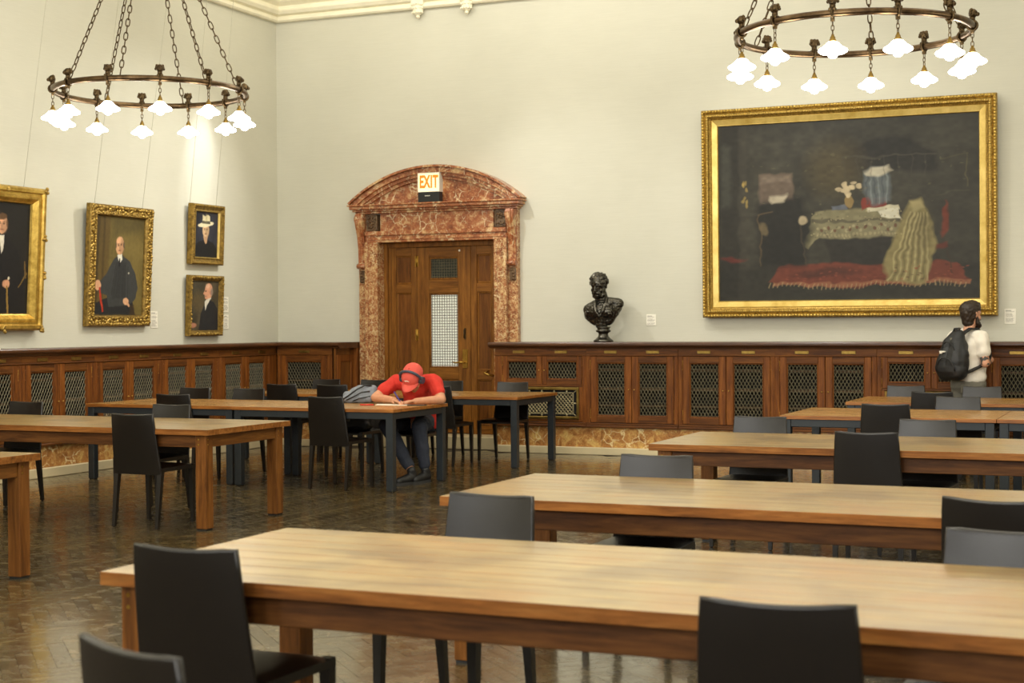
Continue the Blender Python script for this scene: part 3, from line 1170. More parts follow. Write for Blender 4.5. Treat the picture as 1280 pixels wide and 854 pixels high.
panel_board('sidelight_panel', -8.965, -8.61, .15, 2.455, (), [(.26, .82), (.93, 1.89), (2.0, 2.35)], dr, YD, .07)
panel_board('sidelight_panel', -7.87, -7.515, .15, 2.455, (), [(.26, .82), (.93, 1.89), (2.0, 2.35)], dr, YD, .08)
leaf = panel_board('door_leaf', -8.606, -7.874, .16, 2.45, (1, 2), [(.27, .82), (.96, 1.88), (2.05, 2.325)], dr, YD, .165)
for (a, b, mat) in ((.96, 1.88, 'frost'), (2.05, 2.325, 'dkglass')):
    x0, x1 = -8.606 + .165, -7.874 - .165
    p = thing('mesh_window', None, None)
    p.parent = dr
    ring(x0, x1, a, b, .02, YD - .012, YD + .01, .006).build('window_bead', M['door_v'], p)
    MB().box(x0, x1, YD + .012, YD + .018, a, b).build('pane', M[mat], p)
    m_ = MB()
    nx, nz = 12, int(round((b - a) / .034))
    for i in range(1, nx):
        x = x0 + (x1 - x0) * i / nx
        m_.tube((x, YD + .003, a), (x, YD + .003, b), .0035, n=6, caps=False)
    for i in range(1, nz):
        z = a + (b - a) * i / nz
        m_.tube((x0, YD - .001, z), (x1, YD - .001, z), .0035, n=6, caps=False)
    tag(m_.build('wire_mesh', M['mesh'], p), kind='stuff')
m_ = MB().box(-7.985, -7.915, YD - .032, YD - .02, .96, 1.19, .004)
m_.tube((-7.95, YD - .04, 1.14), (-7.95, YD - .02, 1.14), .016, n=12)
m_.build('lock_plate', M['brass'], dr)
m_ = MB().tube((-7.95, YD - .08, 1.03), (-7.95, YD - .02, 1.03), .012, n=10)
m_.path([(-7.95, YD - .08, 1.03), (-8.0, YD - .085, 1.032), (-8.06, YD - .08, 1.025), (-8.10, YD - .078, 1.035)], [.014, .011, .010, .008], 8)
m_.build('lever_handle', M['brass'], dr)
m_ = MB().box(-7.962, -7.938, YD - .03, YD - .02, 1.31, 1.45, .003)
m_.path([(-7.95, YD - .02, 1.325), (-7.95, YD - .06, 1.335), (-7.95, YD - .06, 1.425), (-7.95, YD - .02, 1.435)], .006, 8)
m_.build('pull_handle', M['bronze_dk'], dr)
for z in (2.28, 1.37, .55):
    MB().tube((-8.608, YD - .028, z - .07), (-8.608, YD - .028, z + .07), .009, n=8).box(-8.63, -8.586, YD - .026, YD - .02, z - .065, z + .065).build('hinge', M['brass'], dr)
MB().tube((-8.02, YD - .03, 2.40), (-8.02, YD - .02, 2.40), .012, n=10).build('peephole', M['white'], dr)
# hand pull bracket on the right sidelight, half hidden by the ledge
m_ = MB().path([(-7.56, YD - .02, .87), (-7.60, YD - .09, .88), (-7.66, YD - .10, .90), (-7.63, YD - .03, .93)], .012, 8)
m_.build('coat_hook', M['brass'], dr)
# recess behind the door so that no daylight leaks through
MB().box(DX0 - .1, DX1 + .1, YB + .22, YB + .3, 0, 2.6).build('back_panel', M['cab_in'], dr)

# exit sign on the pediment ledge
ex = thing('exit_sign', 'small lit EXIT sign on a black box above the door', 'exit sign', (-8.31, YB - .13, 2.985))
MB().box(-.145, .145, -.05, .05, 0, .125, .006).build('battery_box', M['black'], ex)
MB().box(-.05, .02, -.0525, -.049, .075, .083).build('maker_plate', M['white'], ex)
ring(-.148, .148, .125, .36, .008, -.05, .05, .002).build('sign_case', M['white'], ex)
MB().box(-.141, .141, -.042, .045, .132, .353).build('lit_panel', M['exit_w'], ex)
for ch, lx in (('E', -.097), ('X', -.026), ('I', .037), ('T', .092)):
    fc = bpy.data.curves.new('letter', 'FONT')
    fc.body = ch
    fc.size = .2
    fc.align_x = 'CENTER'
    fc.align_y = 'CENTER'
    fc.extrude = .002
    fc.offset = .007
    fo = bpy.data.objects.new('tmp', fc)
    COL.objects.link(fo)
    dg = bpy.context.evaluated_depsgraph_get()
    me = bpy.data.meshes.new_from_object(fo.evaluated_get(dg))
    bpy.data.objects.remove(fo)
    me.materials.clear()
    me.materials.append(M['exit_r'])
    lo = link('letter', me, ex, (lx, -.0445, .243), (R(90), 0, 0))
    lo.scale = (.60, 1.05, 1)


# ------------------------------------------------------------------ tables
ZT = 0.742


def plank_top(t, x0, x1, y0, y1, z0, z1, mat, n, edge, name='tabletop_plank'):
    w = (y1 - y0) / n
    for i in range(n):
        g = .0006
        o = MB().box(x0, x1, y0 + i * w + g, y0 + (i + 1) * w - g, z0, z1 - random.uniform(0, .0003), .0012).build(name, mat, t)
        o.data.materials.append(edge)          # pale face: wear plus sheen put into the colour; varnished sides
        for p in o.data.polygons:
            p.material_index = 0 if p.normal.z > .9 else 1


def wood_table(loc, L, D, label, mirror=False, nseg=1):
    """solid walnut table, corner at the local origin (near left), length along x"""
    t = thing('wooden_reading_table', label, 'table', loc, 0, 'heavy wooden reading tables')
    plank_top(t, 0, L, 0, D, ZT - .042, ZT, M['top_a'], 8, M['edge_a'])
    o, lw = .045, .092
    for (a, b) in ((0, 0), (1, 0), (0, 1), (1, 1)):
        x = o if a == 0 else L - o - lw
        y = o if b == 0 else D - o - lw
        lg = MB().box(x, x + lw, y, y + lw, .012, ZT - .042, .004).build('leg', M['leg_a'], t)
        MB().box(x + .006, x + lw - .006, y + .006, y + lw - .006, 0, .013).build('foot_pad', M['black'], lg)
        m_ = MB()
        ys = y - .001 if b == 0 else y + lw + .001
        xs = x - .001 if a == 0 else x + lw + .001
        for zz in (ZT - .075, ZT - .112):
            m_.tube((x + lw * .3, ys + (.003 if b == 0 else -.003), zz), (x + lw * .3, ys, zz), .007, n=10)
            m_.tube((xs + (.003 if a == 0 else -.003), y + lw * .3, zz), (xs, y + lw * .3, zz), .007, n=10)
        m_.build('peg', M['brass'], lg)
    for y in (o + .012, D - o - .012 - .03):
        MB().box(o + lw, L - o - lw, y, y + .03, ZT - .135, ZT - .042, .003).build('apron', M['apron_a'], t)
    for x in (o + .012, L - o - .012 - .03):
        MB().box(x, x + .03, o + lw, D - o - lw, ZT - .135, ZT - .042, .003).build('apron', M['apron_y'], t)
    return t


def steel_table(loc, L, D, label):
    t = thing('steel_framed_reading_table', label, 'table', loc, 0, 'reading tables with grey steel frames')
    plank_top(t, 0, L, 0, D, ZT - .03, ZT, M['top_b'], 9, M['edge_b'])
    lw, rh = .07, .062
    for (x, y) in ((.015, .015), (L - lw - .015, .015), (.015, D - lw - .015), (L - lw - .015, D - lw - .015)):
        lg = MB().box(x, x + lw, y, y + lw, .008, ZT - .03, .004).build('leg', M['slate'], t)
        MB().box(x + .008, x + lw - .008, y + .008, y + lw - .008, 0, .009).build('foot_pad', M['black'], lg)
    for y in (.018, D - .018 - .04):
        MB().box(lw + .015, L - lw - .015, y, y + .04, ZT - .03 - rh, ZT - .03, .003).build('frame_rail', M['slate'], t)
    for x in (.018, L - .018 - .04):
        MB().box(x, x + .04, lw + .015, D - lw - .015, ZT - .03 - rh, ZT - .03, .003).build('frame_rail', M['slate'], t)
    return t


# nearest first; the x axis runs along the tables
wood_table((-3.04, 3.82, 0), 3.4, 1.09, 'wooden table nearest the camera, its left end behind a dark chair')
wood_table((-2.965, 6.05, 0), 3.4, 1.10, 'second long wooden table from the camera on the right')
wood_table((-3.015, 9.13, 0), 3.4, 1.14, 'third wooden table from the camera on the right, in front of the steel-framed ones')
wood_table((-9.82, 9.29, 0), 3.40, 1.14, 'long wooden table on the left whose right end shows both legs')
wood_table((-9.60, 6.15, 0), 3.37, 1.14, 'wooden table at the lower left edge with only one leg in view')
steel_table((-2.93, 12.27, 0), 1.685, 1.20, 'steel-framed table in front at the right, its left end free')
steel_table((-1.240, 12.27, 0), 1.685, 1.20, 'steel-framed table in front at the right, cut by the picture edge')
steel_table((-2.84, 14.52, 0), 1.685, 1.14, 'steel-framed table at the right nearest the standing man, left one of its pair')
steel_table((-1.150, 14.52, 0), 1.685, 1.14, 'steel-framed table at the right nearest the bookcases, cut by the picture edge')
steel_table((-8.068, 12.07, 0), 1.700, 1.12, 'steel-framed table at which the man in red writes')
steel_table((-9.775, 12.09, 0), 1.700, 1.12, 'steel-framed table joined to the left of the man in red')
steel_table((-7.905, 14.50, 0), 1.700, 1.12, 'steel-framed table in front of the marble doorway, behind the man in red')
steel_table((-9.610, 14.51, 0), 1.700, 1.12, 'steel-framed table near the corner bookcase, mostly hidden by chairs')


# ------------------------------------------------------------------ chairs
# leather-wrapped dining chair; local origin under the middle of the back's top edge, sitter looks to +y
def chair_curve(z):
    """y of the back panel's middle plane at height z"""
    return .065 * max(0.0, 1 - max(0.0, (z - .40) / .44)) ** 1.15


def make_chair():
    t = thing('leather_chair', 'proto', 'chair', (0, 0, 0), 0, 'dark leather chairs around the reading tables')
    nx, nz = 12, 10
    vs, fs = [], []
    th_ = .024
    for side in (0, 1):
        for j in range(nz + 1):
            v = j / nz
            z = .395 + (.845 - .395) * v
            hw = .205 - .026 * v ** 1.0
            for i in range(nx + 1):
                u = -1 + 2 * i / nx
                y = chair_curve(z) - .018 * (1 - u * u) * v + (.0 if side else th_)
                zz = z - (.010 * (1 - u * u) if j == nz else 0) * 1.0
                e = 1 - .12 * max(0, abs(u) - .9) / .1 * (1 if j in (0, nz) else 0)
                edge = .004 if (i in (0, nx) or j == nz) else 0
                y += 0
                vs.append((u * hw, y + (edge if side else -edge) * .4, zz))
    N = (nx + 1) * (nz + 1)
    for j in range(nz):
        for i in range(nx):
            a = j * (nx + 1) + i
            fs.append((a, a + 1, a + nx + 2, a + nx + 1))
            fs.append((N + a, N + a + nx + 1, N + a + nx + 2, N + a + 1))
    rim = [i for i in range(nx + 1)] + [(j) * (nx + 1) + nx for j in range(1, nz + 1)] + \
          [nz * (nx + 1) + i for i in range(nx - 1, -1, -1)] + [j * (nx + 1) for j in range(nz - 1, 0, -1)]
    for k in range(len(rim)):
        a, b = rim[k], rim[(k + 1) % len(rim)]
        n0 = len(vs)
        vs += [vs[a], vs[N + a], vs[N + b], vs[b]]
        fs.append((n0, n0 + 1, n0 + 2, n0 + 3))
    bk = MB().add(vs, fs, True).build('backrest', M['leather'], t)
    # stitched edge of the back
    pts = []
    for (u, v) in [(-1, k / 8) for k in range(9)] + [(-1 + 2 * k / 10, 1) for k in range(1, 10)] + [(1, 1 - k / 8) for k in range(9)]:
        z = .395 + .45 * v
        hw = .205 - .026 * v
        pts.append((u * hw * .985, chair_curve(z) - .018 * (1 - u * u) * v + th_ * .5, z - (.010 * (1 - u * u) if v == 1 else 0) + (.0 if v < 1 else .0)))
    MB().path(pts, .0108, 6).build('edge_seam', M['leather'], bk)
    # seat: softly domed slab
    vs, fs = [], []
    nx, ny = 10, 10
    for side in (0, 1):
        for j in range(ny + 1):
            for i in range(nx + 1):
                u, v = -1 + 2 * i / nx, j / ny
                hw = .212 + .006 * v
                ed = max(abs(u), abs(2 * v - 1))
                zt = .452 + .006 * (1 - ed ** 4) - (.008 if ed > .99 else 0) - (.012 * max(0, v - .85) / .15)
                vs.append((u * hw, .070 + .43 * v, zt if side else .415))
    N = (nx + 1) * (ny + 1)
    for j in range(ny):
        for i in range(nx):
            a = j * (nx + 1) + i
            fs.append((a, a + nx + 1, a + nx + 2, a + 1))
            fs.append((N + a, N + a + 1, N + a + nx + 2, N + a + nx + 1))
    rim = [i for i in range(nx + 1)] + [j * (nx + 1) + nx for j in range(1, ny + 1)] + \
          [ny * (nx + 1) + i for i in range(nx - 1, -1, -1)] + [j * (nx + 1) for j in range(ny - 1, 0, -1)]
    for k in range(len(rim)):
        a, b = rim[k], rim[(k + 1) % len(rim)]
        n0 = len(vs)
        vs += [vs[a], vs[b], vs[N + b], vs[N + a]]
        fs.append((n0, n0 + 1, n0 + 2, n0 + 3))
    MB().add(vs, fs, True).build('seat', M['leather'], t)
    for sx in (-1, 1):
        for fr in (0, 1):
            a, b = .020, .0125
            xt, xb = sx * (.212 - a), sx * (.205 - b)
            if fr:
                yt, yb, zt = .50 - a, .497 - b, .445
                xt, xb = sx * (.218 - a), sx * (.214 - b)
            else:
                yt, yb, zt = .075 + a * .7, .025 + b, .43
            vs = []
            for (x, y, z, h) in ((xb, yb, .004, b), (xt, yt, zt, a)):
                vs += [(x - h, y - h, z), (x + h, y - h, z), (x + h, y + h, z), (x - h, y + h, z)]
            m_ = MB().add(vs, [(0, 3, 2, 1), (4, 5, 6, 7), (0, 1, 5, 4), (1, 2, 6, 5), (2, 3, 7, 6), (3, 0, 4, 7)])
            lg = m_.build('leg', M['leather'], t)
            MB().tube((xb, yb, 0), (xb, yb, .006), .009, n=8).build('glide', M['black'], lg)
    return t


CH = 'dark leather chairs around the reading tables'
# (x, y, yaw in degrees; 0 = back to the camera, 180 = facing the camera, label)
CHAIRS = [
    (-2.67, 3.735, -1, 'dark chair at the left end of the nearest wooden table, back to the camera'),
    (-1.955, 2.53, -21, 'dark chair at the bottom left corner, only the top of its back in view'),
    (-.847, 3.50, 3, 'dark chair in front of the nearest wooden table at the bottom right'),
    (-2.385, 5.33, 174, 'grey-sheened chair on the far side of the nearest wooden table, left'),
    (-.47, 4.95, 175, 'grey-sheened chair on the far side of the nearest wooden table, at the right edge'),
    (-2.33, 7.195, 180, 'grey-sheened chair on the far side of the second wooden table'),
    (-.61, 5.79, -14, 'dark chair tilted up to the near side of the second wooden table, right edge'),
    (-1.655, 9.075, 0, 'dark chair on the near side of the third wooden table'),
    (-2.61, 10.37, 178, 'grey-sheened chair on the far side of the third wooden table, left one'),
    (-1.485, 10.37, 176, 'grey-sheened chair on the far side of the third wooden table, right one'),
    (-2.075, 12.20, 2, 'dark chair on the near side of the front steel-framed table at the right'),
    (-1.69, 13.58, 180, 'grey-sheened chair on the far side of the front steel-framed table at the right'),
    (-2.03, 14.44, 2, 'dark chair on the near side of the steel-framed table by the standing man'),
    (-2.47, 15.76, 180, 'grey-sheened chair left of the standing man'),
    (-1.73, 15.76, 178, 'grey-sheened chair right of the standing man, in front of his legs'),
    (-7.07, 9.265, 1, 'dark chair on the near side of the left wooden table, fully in view'),
    (-7.59, 10.49, 180, 'chair on the far side of the left wooden table, half hidden by the dark chair'),
    (-9.13, 10.52, 178, 'chair on the far side of the left wooden table, at the left edge'),
    (-7.045, 12.035, -2, 'dark chair on the near side of the writing man\'s table, left of him'),
    (-8.72, 12.05, 2, 'dark chair on the near side of the steel-framed table left of the writing man'),
    (-9.40, 13.40, 180, 'chair on the far side of the steel-framed table on the left, left one'),
    (-8.72, 13.38, 180, 'chair on the far side of the steel-framed table on the left, right one'),
    (-6.80, 13.66, 180, 'chair on which the man in red sits'),
    (-7.50, 13.66, 180, 'chair beside the man in red holding the black bag'),
    (-9.02, 14.46, 2, 'dark chair near the corner bookcase, left of the strip of table'),
    (-8.38, 14.46, 2, 'dark chair behind the grey backpack'),
    (-9.29, 15.93, 180, 'chair in front of the panelled end of the corner bookcase'),
    (-8.62, 15.90, 180, 'chair in front of the left marble jamb'),
    (-7.63, 15.84, 179, 'chair in front of the oak door, right behind the man in red'),
    (-7.13, 14.45, 0, 'dark chair seen from behind, just right of the man in red'),
    (-6.75, 15.66, 180, 'grey-sheened chair in front of the brass grille by the doorway'),
]
proto = None
chair_objs = {}
for (x, y, a, lab) in CHAIRS:
    if proto is None:
        proto = make_chair()
        proto.location = (x, y, 0)
        proto.rotation_euler = (0, 0, R(a))
        proto['label'] = lab
    else:
        copy_tree(proto, (x, y, 0), R(a), lab)


# ------------------------------------------------------------------ chandeliers
def link_mesh():
    me = MB().path([(0.0165 * math.cos(t), 0, .042 * math.copysign(abs(math.sin(t)) ** .7, math.sin(t))) for t in
                    [2 * math.pi * k / 14 for k in range(14)]], .0052, 5, closed=True).mesh('chain_link')
    me.materials.append(M['bronze_dk'])
    return me


def finial_mesh():
    """lion-head boss standing on the ring"""
    m_ = MB()
    m_.box(-.026, .026, -.024, .024, -.012, .012, .004)
    m_.tube((0, 0, 0), (0, 0, .05), .022, .020, 10)
    m_.ball((0, -.004, .062), .035, 12, 8, (.95, .9, 1))
    m_.ball((0, -.036, .055), .016, 8, 6)
    for s in (-1, 1):
        m_.ball((s * .025, .004, .086), .012, 8, 6)
        m_.ball((s * .012, -.030, .073), .006, 6, 5)
    for k in range(7):
        a = math.pi * (k / 6)
        m_.ball((.034 * math.cos(a), .010, .057 + .03 * math.sin(a)), .012, 7, 5)
    me = m_.mesh('lion_boss')
    me.materials.append(M['bronze_dk'])
    return me


def chandelier(loc, phase, label, chains):
    RR = .85
    face = math.degrees(math.atan2(loc[1], loc[0]))
    t = thing('chandelier', label, 'chandelier', loc, 0, 'ring chandeliers with twelve lit glass shades')
    m_ = MB()
    m_.path([(RR * math.cos(2 * math.pi * k / 96), RR * math.sin(2 * math.pi * k / 96), 0) for k in range(96)], .026, 12, closed=True)
    m_.build('ring', M['bronze'], t)
    lk = _cache.setdefault('link', link_mesh())
    fn = _cache.setdefault('finial', finial_mesh())
    if 'shade' not in _cache:
        prof_ = [(.022, 0), (.034, -.006), (.044, -.016), (.058, -.032), (.080, -.046), (.095, -.056), (.100, -.066), (.096, -.075), (.082, -.082), (.060, -.085)]
        s_ = MB().lathe([(r, z) for r, z in prof_], 28, wob=(.035, 7))
        me = s_.mesh('lamp_shade')
        me.materials.append(M['shade'])
        _cache['shade'] = me
        me = MB().ball((0, 0, -.078), .036, 14, 10, (1, 1, .85)).mesh('bulb')
        me.materials.append(M['shade'])
        _cache['bulb'] = me
        me = MB().lathe([(.004, .052), (.009, .05), (.012, .036), (.018, .03), (.020, .016), (.024, .012), (.026, -.004), (.0, -.004)], 14).mesh('lamp_socket')
        me.materials.append(M['brass_old'])
        _cache['socket'] = me
        c_ = MB()
        c_.path([(.034 * math.cos(q), 0, .034 * math.sin(q)) for q in [2 * math.pi * k / 14 for k in range(14)]], .010, 6, closed=True)
        c_.box(-.012, .012, -.014, .014, -.058, -.03, .003)
        me = c_.mesh('ring_collar')
        me.materials.append(M['bronze_dk'])
        _cache['collar'] = me
    for k in range(12):
        a = R(phase + 30 * k)
        x, y = RR * math.cos(a), RR * math.sin(a)
        link('ring_collar', _cache['collar'], t, (x, y, 0), (0, 0, a))
        link('lion_boss', fn, t, (x, y, .024), (0, 0, a + math.pi / 2))
        # short chain, socket and glass
        x2, y2 = x * 1.0, y * 1.0
        for q in range(3):
            link('chain_link', lk, t, (x2, y2, -.070 - q * .032), (0, 0, a + (math.pi / 2 if q % 2 else 0))).scale = (.62, .62, .5)
        link('lamp_socket', _cache['socket'], t, (x2, y2, -.195))
        link('lamp_shade', _cache['shade'], t, (x2, y2, -.195))
        link('bulb', _cache['bulb'], t, (x2, y2, -.205))
    # six chains to the ceiling stem
    apex = Vector((0, 0, 1.80))
    for k in range(6):
        a = R(face - chains[k])          # seen from the middle of the room
        p0 = Vector((RR * math.cos(a), RR * math.sin(a), .03))
        top = Vector((.05 * math.cos(a), .05 * math.sin(a), 1.80))
        L_ = (top - p0).length
        n_ = int(L_ / .0705)
        d = (top - p0).normalized()
        qd = d.to_track_quat('Z', 'X')
        for i in range(n_):
            p = p0 + d * (.0705 * (i + .5))
            o = link('chain_link', lk, t, p)
            o.rotation_euler = (qd @ Matrix.Rotation(math.pi / 2 * (i % 2) + .4, 3, 'Z').to_quaternion()).to_euler()
    m_ = MB().lathe([(.0, 1.74), (.05, 1.76), (.085, 1.80), (.05, 1.84), (.025, 1.88), (.025, ZC - loc[2] - .12), (.10, ZC - loc[2] - .06), (.12, ZC - loc[2]), (0, ZC - loc[2])], 20)
    m_.build('ceiling_stem', M['bronze_dk'], t)
    return t


chandelier((-8.509, 11.467, 3.614), -78.0, 'ring chandelier at the upper left, twelve lit shades', (-29, 21, 118, 146.5, 197, 233))
chandelier((-2.17, 11.43, 3.627), -88.5, 'ring chandelier at the upper right, above the big gilt-framed picture', (10, 70, 130, 190, 245, 300))


# ------------------------------------------------------------------ pictures
class Paint:
    """a small painter: fills a colour grid; the grid becomes the canvas mesh's colour attribute"""

    def field(self, cells):
        g = RNG.random((cells, cells))
        yy, xx = np.mgrid[0:self.h, 0:self.w]
        yi, xi = (yy + .5) / self.h * (cells - 1), (xx + .5) / self.w * (cells - 1)
        y0, x0 = yi.astype(int), xi.astype(int)
        fy, fx = yi - y0, xi - x0
        fy, fx = fy * fy * (3 - 2 * fy), fx * fx * (3 - 2 * fx)
        return (g[y0, x0] * (1 - fx) + g[y0, x0 + 1] * fx) * (1 - fy) + (g[y0 + 1, x0] * (1 - fx) + g[y0 + 1, x0 + 1] * fx) * fy

    def __init__(self, w, h, bg, wob=.012):
        self.w, self.h = w, h
        self.a = np.empty((h, w, 3))
        self.a[:] = lin(bg)
        self.X, self.Y = np.meshgrid((np.arange(w) + .5) / w, (np.arange(h) + .5) / h)   # y down, 0..1
        self.ar = h / w
        for n_, amp in ((14, wob), (40, wob * .6)):          # hand-painted, slightly wandering outlines
            dx, dy = self.field(n_), self.field(n_)
            self.X, self.Y = self.X + (dx - .5) * amp, self.Y + (dy - .5) * amp / self.ar

    def _put(self, m, col):
        c = np.array(lin(col))
        self.a += (c - self.a) * m[..., None]

    def ell(self, cx, cy, rx, ry, col, soft=.15, op=1.0, rot=0.0):
        dx, dy = self.X - cx, (self.Y - cy) * self.ar
        c, s = math.cos(rot), math.sin(rot)
        u, v = c * dx + s * dy, -s * dx + c * dy
        d = np.sqrt((u / rx) ** 2 + (v / (ry * self.ar)) ** 2)
        self._put(np.clip((1 - d) / max(soft, 1e-3) + .5, 0, 1) * op, col)

    def poly(self, pts, col, soft=.006, op=1.0):
        X, Y = self.X, self.Y * self.ar
        ins = np.zeros(X.shape, bool)
        dist = np.full(X.shape, 9.0)
        n = len(pts)
        for i in range(n):
            x0, y0 = pts[i][0], pts[i][1] * self.ar
            x1, y1 = pts[(i + 1) % n][0], pts[(i + 1) % n][1] * self.ar
            if y0 != y1:
                cr = ((y0 > Y) != (y1 > Y)) & (X < (x1 - x0) * (Y - y0) / (y1 - y0) + x0)
                ins ^= cr
            dx, dy = x1 - x0, y1 - y0
            L2 = dx * dx + dy * dy + 1e-12
            t = np.clip(((X - x0) * dx + (Y - y0) * dy) / L2, 0, 1)
            dist = np.minimum(dist, np.hypot(X - x0 - t * dx, Y - y0 - t * dy))
        sd = np.where(ins, dist, -dist)
        self._put(np.clip(sd / soft + .5, 0, 1) * op, col)

    def line(self, p0, p1, wd, col, op=1.0):
        dx, dy = p1[0] - p0[0], (p1[1] - p0[1]) * self.ar
        L = math.hypot(dx, dy) + 1e-9
        nx, ny = -dy / L * wd / 2, dx / L * wd / 2 / self.ar
        self.poly([(p0[0] + nx, p0[1] + ny), (p1[0] + nx, p1[1] + ny), (p1[0] - nx, p1[1] - ny), (p0[0] - nx, p0[1] - ny)], col, .004, op)

    def mottle(self, amp, cells):
        v = self.field(cells)
        self.a *= (1 + (v - .5) * 2 * amp)[..., None]

    def canvas(self, W, Hh, parent, z0):
        """mesh in the local xz plane, facing -y, lower edge at z0, centred on x"""
        w, h = self.w, self.h
        vs = [(-W / 2 + W * i / w, 0, z0 + Hh * (1 - j / h)) for j in range(h + 1) for i in range(w + 1)]
        fs = [(j * (w + 1) + i, (j + 1) * (w + 1) + i, (j + 1) * (w + 1) + i + 1, j * (w + 1) + i + 1) for j in range(h) for i in range(w)]
        me = bpy.data.meshes.new('canvas')
        me.from_pydata(vs, [], fs)
        at = me.attributes.new('Col', 'FLOAT_COLOR', 'CORNER')
        c = np.ones((h * w, 4, 4))
        c[:, :, :3] = np.clip(self.a, 0, 1).reshape(-1, 1, 3)
        at.data.foreach_set('color', c.ravel())
        me.materials.append(M['paint'])
        return link('canvas', me, parent)


def frame(parent, W, Hh, prof, mat, name='frame', y=0.0):
    """mitred moulding round a W x Hh rectangle (outer size), lower edge at z = 0. prof: (inset, projection) pairs"""
    vs, fs = [], []
    for (i, p) in prof:
        vs += [(-W / 2 + i, y - p, i), (W / 2 - i, y - p, i), (W / 2 - i, y - p, Hh - i), (-W / 2 + i, y - p, Hh - i)]
    for k in range(len(prof) - 1):
        for c in range(4):
            fs.append((k * 4 + c, k * 4 + (c + 1) % 4, (k + 1) * 4 + (c + 1) % 4, (k + 1) * 4 + c))
    return MB().add(vs, fs).build(name, mat, parent)


def beads(parent, W, Hh, inset, proj, step, r, mat, sc=(1, .7, 1), jitter=0.0, name='carved_ornament', twist=False):
    m_ = MB()
    w, h = W - 2 * inset, Hh - 2 * inset
    nx, nz = max(2, int(w / step)), max(2, int(h / step))
    pts = []
    for i in range(nx):
        x = -w / 2 + w * (i + .5) / nx
        pts += [(x, inset), (x, Hh - inset)]
    for i in range(nz):
        z = inset + h * (i + .5) / nz
        pts += [(-w / 2, z), (w / 2, z)]
    for (x, z) in pts:
        q = r * (1 + random.uniform(-jitter, jitter))
        m_.ball((x + random.uniform(-1, 1) * jitter * r * 1.5, -proj, z + random.uniform(-1, 1) * jitter * r * 1.5), q, 6, 4, sc)
    return tag(m_.build(name, mat, parent), kind='stuff')


def backing(parent, W, Hh, d0):
    MB().box(-W / 2 + .01, W / 2 - .01, -.005, d0, .01, Hh - .01).build('backing_board', M['cab_in'], parent)


def wires(parent, xs, z0, z1, tilt):
    """fishing-line-thin picture wires up to the moulding"""
    for x in xs:
        MB().tube((x, .02, z0), (x, tilt, z1), .0022, n=5).build('hanging_wire', M['wire'], parent)


def picture(loc, rz, lean, label, name='framed_portrait', cat='painting', group=None):
    t = thing(name, label, cat, loc, rz, group)
    t.rotation_euler = (R(lean), 0, rz)
    return t


def portrait_head(p, cx, cy, s, skin, hair=None, bald=True, side=0):
    """simple painted head; s = half width"""
    a = p.ar
    p.ell(cx, cy, s, s * 1.35 / a, skin, .12)
    p.ell(cx + s * .45, cy + s * .1 / a, s * .62, s * 1.1 / a, tuple(int(v * .72) for v in skin), .5, .6)
    p.ell(cx - s * .2, cy - s * .7 / a, s * .55, s * .45 / a, tuple(min(255, int(v * 1.13)) for v in skin), .8, .7)
    for q in (-1, 1):
        ex = cx + side * s * .35 + q * s * .38
        p.ell(ex, cy - s * .08 / a, s * .2, s * .1 / a, (70, 48, 36), .6, .9)
        p.ell(ex, cy - s * .28 / a, s * .26, s * .07 / a, (96, 68, 48), .6, .8)
    p.ell(cx + side * s * .5, cy + s * .3 / a, s * .14, s * .35 / a, tuple(int(v * .8) for v in skin), .6, .8)
    p.ell(cx + side * s * .45, cy + s * .72 / a, s * .34, s * .09 / a, (122, 66, 54), .6, .9)
    p.ell(cx + side * s * .45, cy + s * .58 / a, s * .4, s * .08 / a, tuple(int(v * .78) for v in skin), .7, .6)
    if hair:
        for q in (-1, 1):
            p.ell(cx + q * s * .95, cy - s * .1 / a, s * .16, s * .5 / a, hair, .5, .9)
        if not bald:
            p.ell(cx, cy - s * 1.05 / a, s * .95, s * .45 / a, hair, .4)


# --- big picture on the back wall: a generic dark interior in the colours of the photograph's
BW, BH = 3.20, 2.335
t = picture((-3.285, YB - .055, 1.556), 0, 1.0, 'very large dark painting in a wide carved gilt frame on the back wall', 'large_framed_painting')
backing(t, BW, BH, .03)
frame(t, BW, BH, [(0, -.03), (0, .06), (.012, .075), (.03, .075), (.04, .062), (.062, .08), (.08, .08), (.094, .055), (.105, .05), (.112, .035)], M['gold_or'], 'outer_frame')
frame(t, BW, BH, [(.110, .037), (.118, .04), (.176, .028), (.180, .03), (.186, .012), (.188, -.0)], M['gold_flat'], 'inner_slip')
beads(t, BW, BH, .020, .078, .034, .013, M['gold'], (1.2, .7, 1.2), .1)
beads(t, BW, BH, .071, .082, .026, .010, M['gold'], (1, .7, 1), .1)
beads(t, BW, BH, .100, .052, .022, .006, M['gold_dk'], (1, .7, 1), .0)
P = Paint(380, 264, (50, 48, 40), .016)
P.mottle(.25, 9)
P.mottle(.2, 26)
P.poly([(0, 0), (.09, 0), (.09, 1), (0, 1)], (30, 28, 24), .03, .7)
P.poly([(.085, 0), (.12, 0), (.12, 1), (.085, 1)], (56, 52, 44), .01, .5)
P.poly([(.50, .18), (.62, .11), (.75, .12), (.84, .2), (.84, .3), (.5, .3)], (28, 27, 25), .02, .8)
P.ell(.46, .27, .10, .14, (78, 68, 42), .9, .55)
P.poly([(0, .80), (1, .80), (1, 1), (0, 1)], (32, 31, 26), .03, .6)
